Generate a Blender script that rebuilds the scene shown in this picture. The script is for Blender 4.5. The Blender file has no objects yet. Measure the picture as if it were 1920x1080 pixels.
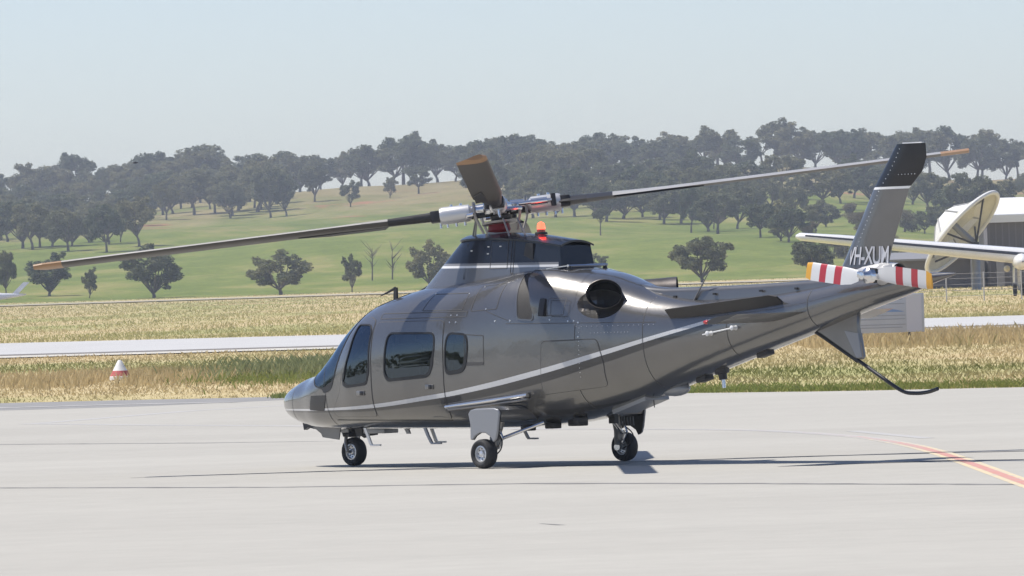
import bpy, bmesh, math, random
import numpy as np
from mathutils import Vector, Matrix, geometry
R = math.radians
scene = bpy.context.scene
COL = scene.collection

# ------------------------------------------------------------------ camera
FPX, CAMH, ROLL = 14700.0, 2.15, math.atan(.0325)
PITCH = math.atan(-(540 - 522.5) / FPX)
cam_data = bpy.data.cameras.new('camera')
cam = bpy.data.objects.new('camera', cam_data)
COL.objects.link(cam)
_f = Vector((0, math.cos(PITCH), math.sin(PITCH)))
_u0 = Vector((0, -math.sin(PITCH), math.cos(PITCH)))
_r0 = Vector((1, 0, 0))
_r = _r0 * math.cos(ROLL) - _u0 * math.sin(ROLL)
_u = _r0 * math.sin(ROLL) + _u0 * math.cos(ROLL)
cam.matrix_world = Matrix(((_r.x, _u.x, -_f.x, 0), (_r.y, _u.y, -_f.y, 0), (_r.z, _u.z, -_f.z, CAMH), (0, 0, 0, 1)))
cam_data.sensor_width = 36
cam_data.lens = FPX * 36 / 1920
cam_data.clip_start = 1
cam_data.clip_end = 20000
scene.camera = cam

# ------------------------------------------------------------------ sky, sun, exposure
TO_SUN = Vector((-.50, .12, 1.0)).normalized()
SUN_EL = math.asin(TO_SUN.z)
world = bpy.data.worlds.new('World')
scene.world = world
world.use_nodes = True
wn = world.node_tree
wn.nodes.clear()
sky = wn.nodes.new('ShaderNodeTexSky')
sky.sky_type = 'NISHITA'
sky.sun_disc = False
sky.sun_elevation = SUN_EL
sky.sun_rotation = math.atan2(TO_SUN.x, TO_SUN.y)
sky.altitude = 160
sky.air_density = .7
sky.dust_density = .3
sky.ozone_density = .9
bg = wn.nodes.new('ShaderNodeBackground')
bg.inputs['Strength'].default_value = .12
wo = wn.nodes.new('ShaderNodeOutputWorld')
tint = wn.nodes.new('ShaderNodeMix'); tint.data_type = 'RGBA'; tint.blend_type = 'MULTIPLY'; tint.inputs['Factor'].default_value = 1
tint.inputs['B'].default_value = (.985, .935, .97, 1)      # plain tint over the sky colour, takes some green out
wn.links.new(sky.outputs[0], tint.inputs['A'])
wn.links.new(tint.outputs['Result'], bg.inputs['Color'])
wn.links.new(bg.outputs[0], wo.inputs['Surface'])
sd = bpy.data.lights.new('sun', 'SUN')
sd.energy = 4.4
sd.angle = R(.53)
sd.color = (1.0, .95, .88)
sun = bpy.data.objects.new('sun', sd)
COL.objects.link(sun)
sun.rotation_euler = TO_SUN.to_track_quat('Z', 'Y').to_euler()
scene.view_settings.view_transform = 'Standard'
scene.view_settings.look = 'None'
scene.view_settings.exposure = .25
scene.view_settings.gamma = 1
scene.view_settings.use_curve_mapping = False
scene.cycles.max_bounces = 8
scene.cycles.volume_bounces = 0
scene.cycles.transparent_max_bounces = 12

# ------------------------------------------------------------------ materials
MATS = {}
def nodes_of(m):
    m.use_nodes = True
    nt = m.node_tree
    return nt, nt.nodes['Principled BSDF']
def mat(name, col, rough=.5, metal=0., coat=0., var=0., vscale=8., bump=0., bscale=40., spec=.5, emit=None, alpha=None):
    if name in MATS: return MATS[name]
    m = bpy.data.materials.new(name)
    nt, p = nodes_of(m)
    p.inputs['Base Color'].default_value = (*col, 1)
    p.inputs['Roughness'].default_value = rough
    p.inputs['Metallic'].default_value = metal
    p.inputs['Coat Weight'].default_value = coat
    p.inputs['Coat Roughness'].default_value = .04
    p.inputs['Specular IOR Level'].default_value = spec
    if emit:
        p.inputs['Emission Color'].default_value = (*emit[0], 1)
        p.inputs['Emission Strength'].default_value = emit[1]
    L = nt.links.new
    tc = nt.nodes.new('ShaderNodeTexCoord')
    if var:
        n = nt.nodes.new('ShaderNodeTexNoise'); n.inputs['Scale'].default_value = vscale; n.inputs['Detail'].default_value = 5
        L(tc.outputs['Object'], n.inputs['Vector'])
        mr = nt.nodes.new('ShaderNodeMapRange')
        mr.inputs['To Min'].default_value = 1 - var; mr.inputs['To Max'].default_value = 1 + var
        mr.inputs['From Min'].default_value = .3; mr.inputs['From Max'].default_value = .7
        L(n.outputs['Fac'], mr.inputs['Value'])
        mx = nt.nodes.new('ShaderNodeMix'); mx.data_type = 'RGBA'; mx.blend_type = 'MULTIPLY'; mx.inputs['Factor'].default_value = 1
        mx.inputs['A'].default_value = (*col, 1)
        L(mr.outputs[0], mx.inputs['B'])
        L(mx.outputs['Result'], p.inputs['Base Color'])
    if bump:
        n2 = nt.nodes.new('ShaderNodeTexNoise'); n2.inputs['Scale'].default_value = bscale; n2.inputs['Detail'].default_value = 3
        L(tc.outputs['Object'], n2.inputs['Vector'])
        b = nt.nodes.new('ShaderNodeBump'); b.inputs['Strength'].default_value = bump; b.inputs['Distance'].default_value = .02
        L(n2.outputs['Fac'], b.inputs['Height']); L(b.outputs[0], p.inputs['Normal'])
    MATS[name] = m
    return m
def ramp(nt, fac, stops, interp='LINEAR'):
    r = nt.nodes.new('ShaderNodeValToRGB'); r.color_ramp.interpolation = interp
    e = r.color_ramp.elements
    while len(e) > 1: e.remove(e[-1])
    e[0].position = stops[0][0]; e[0].color = (*stops[0][1], 1)
    for p_, c in stops[1:]:
        k = e.new(p_); k.color = (*c, 1)
    nt.links.new(fac, r.inputs['Fac'])
    return r.outputs['Color']
def noise(nt, vec, scale, detail=4, sc=None, rough=.55):
    n = nt.nodes.new('ShaderNodeTexNoise'); n.inputs['Scale'].default_value = scale; n.inputs['Detail'].default_value = detail; n.inputs['Roughness'].default_value = rough
    if sc:
        mp = nt.nodes.new('ShaderNodeMapping'); mp.inputs['Scale'].default_value = sc
        nt.links.new(vec, mp.inputs['Vector']); vec = mp.outputs[0]
    nt.links.new(vec, n.inputs['Vector'])
    return n.outputs['Fac']
def mixc(nt, fac, a, b, mode='MIX'):
    m = nt.nodes.new('ShaderNodeMix'); m.data_type = 'RGBA'; m.blend_type = mode
    for s, v in (('Factor', fac), ('A', a), ('B', b)):
        if isinstance(v, (int, float)): m.inputs[s].default_value = v
        elif isinstance(v, tuple): m.inputs[s].default_value = (*v, 1)
        else: nt.links.new(v, m.inputs[s])
    return m.outputs['Result']
def math_n(nt, op, a, b=None, c=None):
    m = nt.nodes.new('ShaderNodeMath'); m.operation = op
    for i, v in enumerate((a, b, c)):
        if v is None: continue
        if isinstance(v, (int, float)): m.inputs[i].default_value = v
        else: nt.links.new(v, m.inputs[i])
    return m.outputs[0]
def smooth01(nt, v, lo, hi):
    m = nt.nodes.new('ShaderNodeMapRange'); m.interpolation_type = 'SMOOTHSTEP'
    m.inputs['From Min'].default_value = lo; m.inputs['From Max'].default_value = hi
    nt.links.new(v, m.inputs['Value']); return m.outputs[0]

# ------------------------------------------------------------------ mesh helpers
def tag(o, label=None, cat=None, group=None, kind=None):
    if label: o['label'] = label
    if cat: o['category'] = cat
    if group: o['group'] = group
    if kind: o['kind'] = kind
    return o
def empty(name, loc, rz=0):
    o = bpy.data.objects.new(name, None); COL.objects.link(o)
    o.location = loc; o.rotation_euler = (0, 0, rz); o.empty_display_size = .3
    return o
def link(name, me, parent=None):
    o = bpy.data.objects.new(name, me); COL.objects.link(o)
    if parent: o.parent = parent
    return o
class MB:
    """collects faces; build() links them as one mesh object"""
    def __init__(s): s.v = []; s.f = []; s.m = []; s.sm = []
    def add(s, verts, faces, mi=0, smooth=True):
        b = len(s.v); s.v += [tuple(q) for q in verts]
        s.f += [tuple(b + i for i in f) for f in faces]; s.m += [mi] * len(faces); s.sm += [smooth] * len(faces)
        return s
    def box(s, c, size, mi=0, rot=None, bev=0.):
        hx, hy, hz = (d / 2 for d in size)
        M = rot.to_matrix() if rot is not None and not isinstance(rot, Matrix) else (rot or Matrix.Identity(3))
        if bev:
            bm = bmesh.new(); bmesh.ops.create_cube(bm, size=1)
            for v in bm.verts: v.co = Vector((v.co.x * size[0], v.co.y * size[1], v.co.z * size[2]))
            bmesh.ops.bevel(bm, geom=bm.edges[:], offset=bev, segments=2, affect='EDGES', profile=.5)
            bm.verts.index_update()
            s.add([M @ v.co + Vector(c) for v in bm.verts], [[v.index for v in f.verts] for f in bm.faces], mi, True); bm.free(); return s
        vs = [M @ Vector((x, y, z)) + Vector(c) for x in (-hx, hx) for y in (-hy, hy) for z in (-hz, hz)]
        return s.add(vs, [(0, 1, 3, 2), (4, 6, 7, 5), (0, 4, 5, 1), (2, 3, 7, 6), (0, 2, 6, 4), (1, 5, 7, 3)], mi, False)
    def tube(s, pts, rad, seg=10, mi=0, cap=True, flat=1., up=(0, 0, 1)):
        pts = [Vector(p) for p in pts]; n = len(pts)
        if isinstance(rad, (int, float)): rad = [rad] * n
        rings = []; prev = None
        for i, p in enumerate(pts):
            t = (pts[min(i + 1, n - 1)] - pts[max(i - 1, 0)]).normalized()
            a = Vector(up) if prev is None else prev
            if abs(a.dot(t)) > .95: a = Vector((1, 0, 0)) if abs(t.x) < .9 else Vector((0, 1, 0))
            a = (a - t * a.dot(t)).normalized(); prev = a; b = t.cross(a)
            rings.append([p + (a * math.cos(k * 2 * math.pi / seg) * flat + b * math.sin(k * 2 * math.pi / seg)) * rad[i] for k in range(seg)])
        vs = [v for r in rings for v in r]
        fs = [(i * seg + k, i * seg + (k + 1) % seg, (i + 1) * seg + (k + 1) % seg, (i + 1) * seg + k) for i in range(n - 1) for k in range(seg)]
        s.add(vs, fs, mi, True)
        if cap:
            s.add(rings[0], [tuple(reversed(range(seg)))], mi, False); s.add(rings[-1], [tuple(range(seg))], mi, False)
        return s
    def lathe(s, c, axis, prof, seg=24, mi=0):
        """prof: (distance along axis, radius)"""
        ax = Vector(axis).normalized(); a = Vector((0, 0, 1)) if abs(ax.z) < .9 else Vector((1, 0, 0))
        a = (a - ax * a.dot(ax)).normalized(); b = ax.cross(a); c = Vector(c)
        vs = [c + ax * d + (a * math.cos(k * 2 * math.pi / seg) + b * math.sin(k * 2 * math.pi / seg)) * max(r, 1e-4) for d, r in prof for k in range(seg)]
        fs = [(i * seg + k, i * seg + (k + 1) % seg, (i + 1) * seg + (k + 1) % seg, (i + 1) * seg + k) for i in range(len(prof) - 1) for k in range(seg)]
        return s.add(vs, fs, mi, True)
    def prism(s, poly, o, ex, ey, ez, t0, t1, mi=0, smooth=False):
        """2D polygon extruded from t0 to t1 along ez"""
        o, ex, ey, ez = map(Vector, (o, ex, ey, ez)); n = len(poly)
        vs = [o + ex * a + ey * b + ez * t for t in (t0, t1) for a, b in poly]
        fs = [tuple(range(n - 1, -1, -1)), tuple(range(n, 2 * n))] + [(i, (i + 1) % n, n + (i + 1) % n, n + i) for i in range(n)]
        return s.add(vs, fs, mi, smooth)
    def sphere(s, c, r, seg=14, ring=8, mi=0):
        if isinstance(r, (int, float)): r = (r, r, r)
        vs = []; fs = []
        for i in range(ring + 1):
            t = math.pi * i / ring
            for k in range(seg):
                p = 2 * math.pi * k / seg
                vs.append((c[0] + r[0] * math.sin(t) * math.cos(p), c[1] + r[1] * math.sin(t) * math.sin(p), c[2] + r[2] * math.cos(t)))
        fs = [(i * seg + k, (i + 1) * seg + k, (i + 1) * seg + (k + 1) % seg, i * seg + (k + 1) % seg) for i in range(ring) for k in range(seg)]
        return s.add(vs, fs, mi, True)
    def mesh(s, name, mats, sharp=40):
        me = bpy.data.meshes.new(name); me.from_pydata(s.v, [], s.f)
        for m in (mats if isinstance(mats, (list, tuple)) else [mats]): me.materials.append(m)
        me.polygons.foreach_set('material_index', s.m); me.polygons.foreach_set('use_smooth', s.sm)
        bm = bmesh.new(); bm.from_mesh(me); bmesh.ops.recalc_face_normals(bm, faces=bm.faces[:]); bm.to_mesh(me); bm.free()
        if sharp: me.set_sharp_from_angle(angle=R(sharp))
        return me
    def build(s, name, mats, parent=None, sharp=40): return link(name, s.mesh(name, mats, sharp), parent)
def big_mesh(name, verts, faces, material):
    """numpy arrays: verts (n,3), faces (m,k)"""
    me = bpy.data.meshes.new(name); n, (m, k) = len(verts), faces.shape
    me.vertices.add(n); me.vertices.foreach_set('co', np.ascontiguousarray(verts, np.float32).ravel())
    me.loops.add(m * k); me.loops.foreach_set('vertex_index', np.ascontiguousarray(faces, np.int32).ravel())
    me.polygons.add(m); me.polygons.foreach_set('loop_start', np.arange(0, m * k, k, dtype=np.int32))
    me.update(calc_edges=True); me.validate(); me.materials.append(material)
    return me

# ================================================================== THE SETTING
RX = [(-900,6),(-500,10),(-300,16),(-205,19.5),(-140,23.5),(-82,26),(-38,28),(6,29.5),(64,28.5),(137,23.5),(200,20),(300,16),(500,11),(900,7)]
def ridge(x):
    if x <= RX[0][0]: return RX[0][1]
    for (a, b), (c, d) in zip(RX, RX[1:]):
        if x <= c:
            s = (x - a) / (c - a); s = s * s * (3 - 2 * s); return b + (d - b) * s
    return RX[-1][1]
def terr(x, y):
    """height of the land: level airfield, gentle rise, wooded hill"""
    if y < 400: return 0.
    z = min(y - 400, 600) * .0018
    if y > 1000:
        t = (y - 1000) / 1150.
        if t < 1: p = t ** 1.15 * (1 - .12 * t) / .88
        else: p = max(0, 1 - ((t - 1) * 1.3) ** 2)
        z += ridge(x * 2150. / max(y, 1500) if y < 2150 else x) * max(p, 0)
        z += (math.sin(x * .031 + y * .011) * .9 + math.sin(x * .073 - y * .017 + 1.) * .5) * min(1, (y - 1000) / 300.)
    return z

# --- grass field and hill ground
def ground_material(name, kind):
    m = bpy.data.materials.new(name); nt, p = nodes_of(m)
    tc = nt.nodes.new('ShaderNodeTexCoord').outputs['Object']
    geo = nt.nodes.new('ShaderNodeNewGeometry').outputs['Position']
    if kind == 'field':
        a = noise(nt, geo, .05, 6, (1, .35, 1)); b = noise(nt, geo, .9, 5, (1, .3, 1)); c = noise(nt, geo, 9., 4)
        straw = ramp(nt, b, [(.3, (.40, .31, .16)), (.55, (.50, .405, .23)), (.75, (.57, .48, .29))])
        green = ramp(nt, b, [(.3, (.28, .28, .105)), (.7, (.40, .37, .18))])
        col = mixc(nt, smooth01(nt, a, .42, .62), straw, green)
        col = mixc(nt, .5, col, ramp(nt, c, [(.3, (.25, .25, .25)), (.7, (.95, .95, .95))]), 'OVERLAY')
    else:
        sep = nt.nodes.new('ShaderNodeSeparateXYZ'); nt.links.new(geo, sep.inputs[0])
        a = noise(nt, geo, .012, 5, (1, .5, 1)); b = noise(nt, geo, .06, 8, (1, .3, 1), .65); c = noise(nt, geo, .6, 5)
        h = math_n(nt, 'ADD', sep.outputs['Z'], math_n(nt, 'MULTIPLY', math_n(nt, 'SUBTRACT', a, .5), 34))
        h = math_n(nt, 'ADD', h, math_n(nt, 'MULTIPLY', math_n(nt, 'SUBTRACT', b, .5), 16))
        green = ramp(nt, b, [(.3, (.105, .145, .028)), (.5, (.160, .195, .042)), (.66, (.27, .25, .085))])
        straw = ramp(nt, b, [(.3, (.21, .175, .075)), (.7, (.30, .25, .125))])
        col = mixc(nt, smooth01(nt, h, 13, 25), green, straw)
        red = smooth01(nt, noise(nt, geo, .035, 6, (1, .45, 1)), .585, .66)
        red = math_n(nt, 'MULTIPLY', red, smooth01(nt, sep.outputs['Z'], 13, 18))
        col = mixc(nt, red, col, (.34, .17, .095))
        col = mixc(nt, .45, col, ramp(nt, c, [(.3, (.3, .3, .3)), (.7, (.8, .8, .8))]), 'OVERLAY')
    nt.links.new(col, p.inputs['Base Color']); p.inputs['Roughness'].default_value = .95; p.inputs['Specular IOR Level'].default_value = .1
    return m
M_field = ground_material('dry_grass_ground', 'field'); M_hill = ground_material('hill_pasture', 'hill')
def grid(name, xs, ys, material):
    v = np.array([(x, y, terr(x, y)) for y in ys for x in xs]); nx = len(xs)
    f = np.array([(j * nx + i, j * nx + i + 1, (j + 1) * nx + i + 1, (j + 1) * nx + i) for j in range(len(ys) - 1) for i in range(nx - 1)])
    me = big_mesh(name, v, f, material); me.polygons.foreach_set('use_smooth', [True] * len(f))
    return tag(link(name, me), kind='structure')
grid('ground', list(np.linspace(-1500, 1500, 25)), [-900, -300, 0, 100, 200, 300, 400] + list(range(450, 1001, 50)), M_field)
grid('hill', [-1500, -1200, -1000] + list(range(-760, 761, 8)) + [1000, 1200, 1500], list(range(1000, 2500, 14)) + [2600, 2800, 3100], M_hill)

# --- apron
def sheet(name, pts, z, material, parent=None, kind='structure'):
    me = bpy.data.meshes.new(name); me.from_pydata([(x, y, z) for x, y in pts], [], [tuple(range(len(pts)))])
    me.materials.append(material); o = link(name, me, parent)
    if kind and not parent: tag(o, kind=kind)
    return o
def apron_material():
    m = bpy.data.materials.new('apron_concrete'); nt, p = nodes_of(m)
    geo = nt.nodes.new('ShaderNodeNewGeometry').outputs['Position']
    a = noise(nt, geo, .16, 5, (.35, 1, 1)); b = noise(nt, geo, 2.2, 6); c = noise(nt, geo, 55, 2); d = noise(nt, geo, .5, 4, (.12, 1, 1))
    col = ramp(nt, a, [(.3, (.41, .394, .352)), (.5, (.43, .414, .370)), (.7, (.45, .434, .388))])
    col = mixc(nt, .3, col, ramp(nt, b, [(.3, (.44, .44, .44)), (.7, (.56, .56, .56))]), 'OVERLAY')
    col = mixc(nt, .25, col, ramp(nt, d, [(.35, (.46, .46, .46)), (.65, (.54, .54, .54))]), 'OVERLAY')
    col = mixc(nt, smooth01(nt, c, .70, .78), col, (.82, .81, .79))
    nt.links.new(col, p.inputs['Base Color']); p.inputs['Roughness'].default_value = .85; p.inputs['Specular IOR Level'].default_value = .3
    bp = nt.nodes.new('ShaderNodeBump'); bp.inputs['Strength'].default_value = .25; bp.inputs['Distance'].default_value = .01
    nt.links.new(c, bp.inputs['Height']); nt.links.new(bp.outputs[0], p.inputs['Normal'])
    return m
M_apron = apron_material()
M_asph = mat('shoulder_asphalt', (.27, .265, .26), .9, var=.12, vscale=1.5, bump=.2, bscale=60)
M_taxi = mat('taxiway_concrete', (.50, .495, .485), .85, var=.05, vscale=.2)
M_gravel = mat('white_gravel', (.55, .52, .46), .95, var=.18, vscale=1.2)
M_edge = mat('dark_edge', (.16, .145, .13), .9, var=.2, vscale=2.)  # dark strip along the near side of the taxiway
EDGE = [(-400, 500), (-60, 205), (-25, 166), (-10.23, 155.5), (-7.5, 153.9), (-4.6, 151.6), (-1, 146), (3.06, 139.5), (5.84, 136), (8.5, 134.2), (16, 131), (60, 118), (400, 40)]
_rng = random.Random(3)
def rough_line(pts, amp, step):
    o = []
    for (a, b), (c, d) in zip(pts, pts[1:]):
        n = max(1, int(math.hypot(c - a, d - b) / step)) if max(abs(a), abs(c)) < 70 else 1
        for i in range(n):
            t = i / n; o.append((a + (c - a) * t + _rng.uniform(-amp, amp), b + (d - b) * t + _rng.uniform(-amp, amp)))
    return o + [pts[-1]]
apron = sheet('apron', [(-900, 500)] + rough_line(EDGE, .12, .4) + [(900, 0), (900, -900), (-900, -900)], .012, M_apron)
SH = [(-60, 196), (-25, 160), (-9.5, 145.5), (-7, 145), (-4.4, 147.2), (-3.4, 149.0)]
sheet('apron_shoulder', [(x, y - .1) for x, y in EDGE[1:6]] + [SH[5], SH[4], SH[3], SH[2], SH[1], SH[0]], .0135, M_asph)

def ribbon(name, pts, widths, z, material, parent=None, jit=0.):
    """flat strip along a polyline on the ground, width per point"""
    P = []
    for (a, b), (c, d) in zip(list(zip(pts, widths)), list(zip(pts, widths))[1:]):
        n = max(1, int(math.hypot(c[0] - a[0], c[1] - a[1]) / .35))
        for i in range(n):
            t = i / n; P.append((a[0] + (c[0] - a[0]) * t + _rng.uniform(-jit, jit), a[1] + (c[1] - a[1]) * t + _rng.uniform(-jit, jit), b + (d - b) * t))
    P.append((*pts[-1], widths[-1])); v = []; f = []
    for i, (x, y, w) in enumerate(P):
        x0, y0, _ = P[max(i - 1, 0)]; x1, y1, _ = P[min(i + 1, len(P) - 1)]
        l = math.hypot(x1 - x0, y1 - y0) or 1; nx, ny = -(y1 - y0) / l, (x1 - x0) / l
        ww = w / 2 * (1 + _rng.uniform(-.25, .25) * (jit > 0))
        v += [(x + nx * ww, y + ny * ww, z), (x - nx * ww, y - ny * ww, z)]
        if i: f.append((2 * i - 2, 2 * i - 1, 2 * i + 1, 2 * i))
    me = bpy.data.meshes.new(name); me.from_pydata(v, [], f); me.materials.append(material)
    return link(name, me, parent)
def smooth_pts(pts, n=8):
    out = []
    for i in range(len(pts) - 1):
        p0, p1, p2, p3 = pts[max(i - 1, 0)], pts[i], pts[i + 1], pts[min(i + 2, len(pts) - 1)]
        for k in range(n):
            t = k / n
            out.append(tuple(.5 * (2 * p1[j] + (p2[j] - p0[j]) * t + (2 * p0[j] - 5 * p1[j] + 4 * p2[j] - p3[j]) * t * t + (3 * p1[j] - p0[j] - 3 * p2[j] + p3[j]) * t ** 3) for j in range(len(p1))))
    return out + [pts[-1]]
M_crack = mat('crack_tar', (.10, .095, .09), .9, var=.3, vscale=3)
M_crack2 = mat('pale_joint', (.20, .195, .185), .9, var=.3, vscale=3)
ribbon('crack', [(-4.43, 89.76), (-2.27, 89.9), (-.43, 89.0), (1.26, 88.7)], [.08, .26, .30, .2], .013, M_crack, apron, .02)
ribbon('crack', [(1.28, 89.6), (2.63, 89.7), (4.43, 89.2), (5.72, 88.7), (9, 88.2)], [.1, .26, .30, .3, .26], .013, M_crack, apron, .025)
ribbon('crack', [(-9, 89.5), (-5.75, 87.04), (-2.68, 83.53), (.16, 81.6), (2.3, 78.89), (4.85, 75.35), (8, 71.5)], [.24, .22, .24, .28, .24, .22, .22], .013, M_crack2, apron, .03)
ribbon('crack', [(2.84, 85.29), (3.65, 85.39), (4.7, 85.43), (5.47, 84.85), (9, 83.6)], [.08, .34, .4, .26, .22], .0133, M_crack, apron, .02)
ribbon('crack', [(-12, 114), (-7.41, 112.41), (-4.2, 108.55), (-2.5, 107)], [.22, .22, .22, .1], .013, M_crack2, apron, .04)
ribbon('crack', [(.18, 68.2), (.36, 67.6)], [.05, .07], .013, M_crack2, apron, .01)
MK = smooth_pts([(.0, 111.2), (.83, 110.02), (2.41, 106.99), (3.41, 104.21), (4.26, 99.34), (4.63, 94.61), (4.8, 89.45), (4.86, 82.83), (4.9, 75.16), (5.0, 60), (5.1, 30)])
def paint(name, col, wear):
    m = bpy.data.materials.new(name); nt, p = nodes_of(m)
    geo = nt.nodes.new('ShaderNodeNewGeometry').outputs['Position']
    sep = nt.nodes.new('ShaderNodeSeparateXYZ'); nt.links.new(geo, sep.inputs[0])
    n = noise(nt, geo, 7., 6)
    far = smooth01(nt, sep.outputs['Y'], 86, 108)       # the paint is worn thin where aircraft turn
    w = math_n(nt, 'ADD', n, math_n(nt, 'MULTIPLY', far, .34))
    c = mixc(nt, smooth01(nt, w, wear - .16, wear + .2), col, (.455, .445, .425))
    nt.links.new(c, p.inputs['Base Color']); p.inputs['Roughness'].default_value = .75
    return m
M_yel = paint('faded_yellow_paint', (.70, .57, .34), .55); M_red = paint('faded_red_paint', (.58, .27, .22), .60); M_old = paint('worn_yellow_paint', (.60, .50, .38), .40)
ribbon('taxi_line_yellow', MK, [.26] * len(MK), .0136, M_yel, apron)
ribbon('taxi_line_red', MK, [.11] * len(MK), .0146, M_red, apron)
ribbon('taxi_line_worn', [(-7.88, 129.73), (-5.73, 137.7), (-4.16, 140.5)], [.35] * 3, .0136, M_old, apron)
ribbon('taxi_line_worn', [(-8.1, 129.7), (-5.61, 124.0), (-3.65, 120.2), (.6, 110.4)], [.3] * 4, .0139, M_old, apron)
ribbon('taxi_line_worn', [(-11.3, 150.2), (-9.6, 148.6), (-7.0, 147.8), (-5.2, 146.2)], [.5, .7, .7, .4], .018, M_old, apron)
ribbon('taxi_line_worn', [(4.4, 102.6), (5.07, 96.9)], [.2, .2], .0142, M_old, apron)

# --- taxiway beyond the grass, far runway
TF = [(-400, 420), (-60, 372), (-22.7, 346), (-7.2, 330), (16.6, 314), (20.5, 313), (60, 300), (400, 240)]
TN = [(-400, 330), (-60, 292), (-18.5, 279), (-5.8, 272), (14.7, 268), (17.8, 267), (60, 256), (400, 200)]
sheet('taxiway', TF + TN[::-1], .03, M_taxi)
sheet('taxiway_edge', [(x, y + .4) for x, y in TN] + [(x, y - 6.0) for x, y in TN[::-1]], .034, M_edge)
sheet('gravel_verge', [(x, y - 6.0) for x, y in TN] + [(x, y - 13.5) for x, y in TN[::-1]], .038, M_gravel)
RN = [(-700, 905), (-80, 872), (80, 858), (700, 820)]
_rw = MB()
for (a, b), (c, d) in zip(RN, RN[1:]):
    for k in range(2):
        t0, t1 = k * 15, k * 15 + 15
        _rw.add([(a, b + t0, terr(0, b + t0) + .12), (c, d + t0, terr(0, d + t0) + .12), (c, d + t1, terr(0, d + t1) + .12), (a, b + t1, terr(0, b + t1) + .12)], [(0, 1, 2, 3)])
tag(_rw.build('runway', mat('old_runway', (.40, .36, .29), .95, var=.3, vscale=.15)), kind='structure')

# --- grass
def grass_material(name, stops, tr=.45, zone=.05, lohi=(.42, .62), green=((.17, .19, .055), (.30, .29, .11))):
    m = bpy.data.materials.new(name); nt, p = nodes_of(m)
    geo = nt.nodes.new('ShaderNodeNewGeometry').outputs['Position']
    a = noise(nt, geo, zone, 6, (1, .35, 1)); b = noise(nt, geo, 3.5, 4)
    c1 = ramp(nt, b, stops); c2 = ramp(nt, b, [(.35, green[0]), (.65, green[1])])
    c = mixc(nt, smooth01(nt, a, *lohi), c1, c2)
    nt.links.new(c, p.inputs['Base Color']); p.inputs['Roughness'].default_value = .8; p.inputs['Specular IOR Level'].default_value = .2
    t = nt.nodes.new('ShaderNodeBsdfTranslucent'); nt.links.new(c, t.inputs['Color'])
    mx = nt.nodes.new('ShaderNodeMixShader'); mx.inputs[0].default_value = tr
    out = nt.nodes['Material Output']
    nt.links.new(p.outputs[0], mx.inputs[1]); nt.links.new(t.outputs[0], mx.inputs[2]); nt.links.new(mx.outputs[0], out.inputs['Surface'])
    return m
NR = np.random.default_rng(11)
def interp_line(line, x):
    a = np.array(line); return np.interp(x, a[:, 0], a[:, 1])
def blades(name, X, Y, H, W, lean, material, label, z0=None):
    n = len(X); th = NR.uniform(0, 2 * np.pi, n); la = NR.uniform(0, 2 * np.pi, n); ll = NR.uniform(0, lean, n) * H
    Z = np.zeros(n) if z0 is None else z0
    dx, dy = np.cos(th) * W / 2, np.sin(th) * W / 2 * .6
    v = np.empty((n, 4, 3), np.float32)
    v[:, 0] = np.stack([X - dx, Y - dy, Z - .02], 1); v[:, 1] = np.stack([X + dx, Y + dy, Z - .02], 1)
    v[:, 2] = np.stack([X + dx * .6 + np.cos(la) * ll * .4, Y + dy * .6 + np.sin(la) * ll * .4, Z + H * .62], 1)
    v[:, 3] = np.stack([X + np.cos(la) * ll, Y + np.sin(la) * ll, Z + H], 1)
    b = np.arange(n)[:, None] * 4
    f = np.concatenate([b + [0, 1, 2], b + [0, 2, 3]])
    o = link(name, big_mesh(name, v.reshape(-1, 3), f, material))
    return tag(o, label, 'grass', kind='stuff')
straw_stops = [(.3, (.50, .39, .20)), (.55, (.62, .50, .28)), (.75, (.70, .58, .36))]
M_gs = grass_material('straw_grass', straw_stops)
M_gd = grass_material('meadow_grass', [(.3, (.46, .39, .18)), (.55, (.57, .485, .25)), (.75, (.65, .56, .32))], zone=.03, lohi=(.38, .66), green=((.32, .335, .11), (.52, .49, .22)))
M_gg = grass_material('green_grass', [(.3, (.16, .21, .055)), (.7, (.33, .345, .11))], green=((.14, .21, .055), (.27, .33, .095)))
M_gr = grass_material('reed_green', [(.3, (.20, .23, .11)), (.7, (.34, .36, .18))], green=((.19, .22, .11), (.31, .34, .17)))
# strip between apron and taxiway
n = 85000
Y = 134 + (267 - 134) * NR.random(n) ** 1.35; X = (NR.random(n) * 2 - 1) * (Y * .075 + 4)
k = (Y > interp_line(EDGE, X) + NR.uniform(-.1, .5, n)) & (Y < interp_line(TN, X) - 13.6); X, Y = X[k], Y[k]; n = len(X)
patch = np.sin(X * .9 + Y * .21) * np.sin(Y * .33 - X * .4) * .5 + .5
edge = np.clip((Y - interp_line(EDGE, X)) / 14, 0, 1)
blades('dry_grass', X, Y, NR.uniform(.02, .055, n) * (1 + patch * 1.0) * (.45 + .75 * edge), NR.uniform(.012, .030, n) * (Y / 150), 1.5, M_gs, 'dry straw coloured grass between the apron and the pale taxiway')
# green fringe on the right-hand side of the apron edge
n = 9000; X = NR.uniform(2.4, 14, n); Y = interp_line(EDGE, X) + .1 + np.abs(NR.normal(0, 3.2, n))
blades('green_verge', X, Y, NR.uniform(.03, .13, n), NR.uniform(.012, .03, n), 1.2, M_gg, 'green grass fringe along the apron edge under the tail boom')
n = 9000; X = NR.uniform(8.0, 16, n); Y = NR.normal(222, 7, n) - (X - 11) * .8
blades('pale_tall_grass', X, Y, NR.uniform(.12, .42, n), NR.uniform(.03, .07, n), .7, M_gs, 'taller pale grass around the sign board post')
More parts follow.
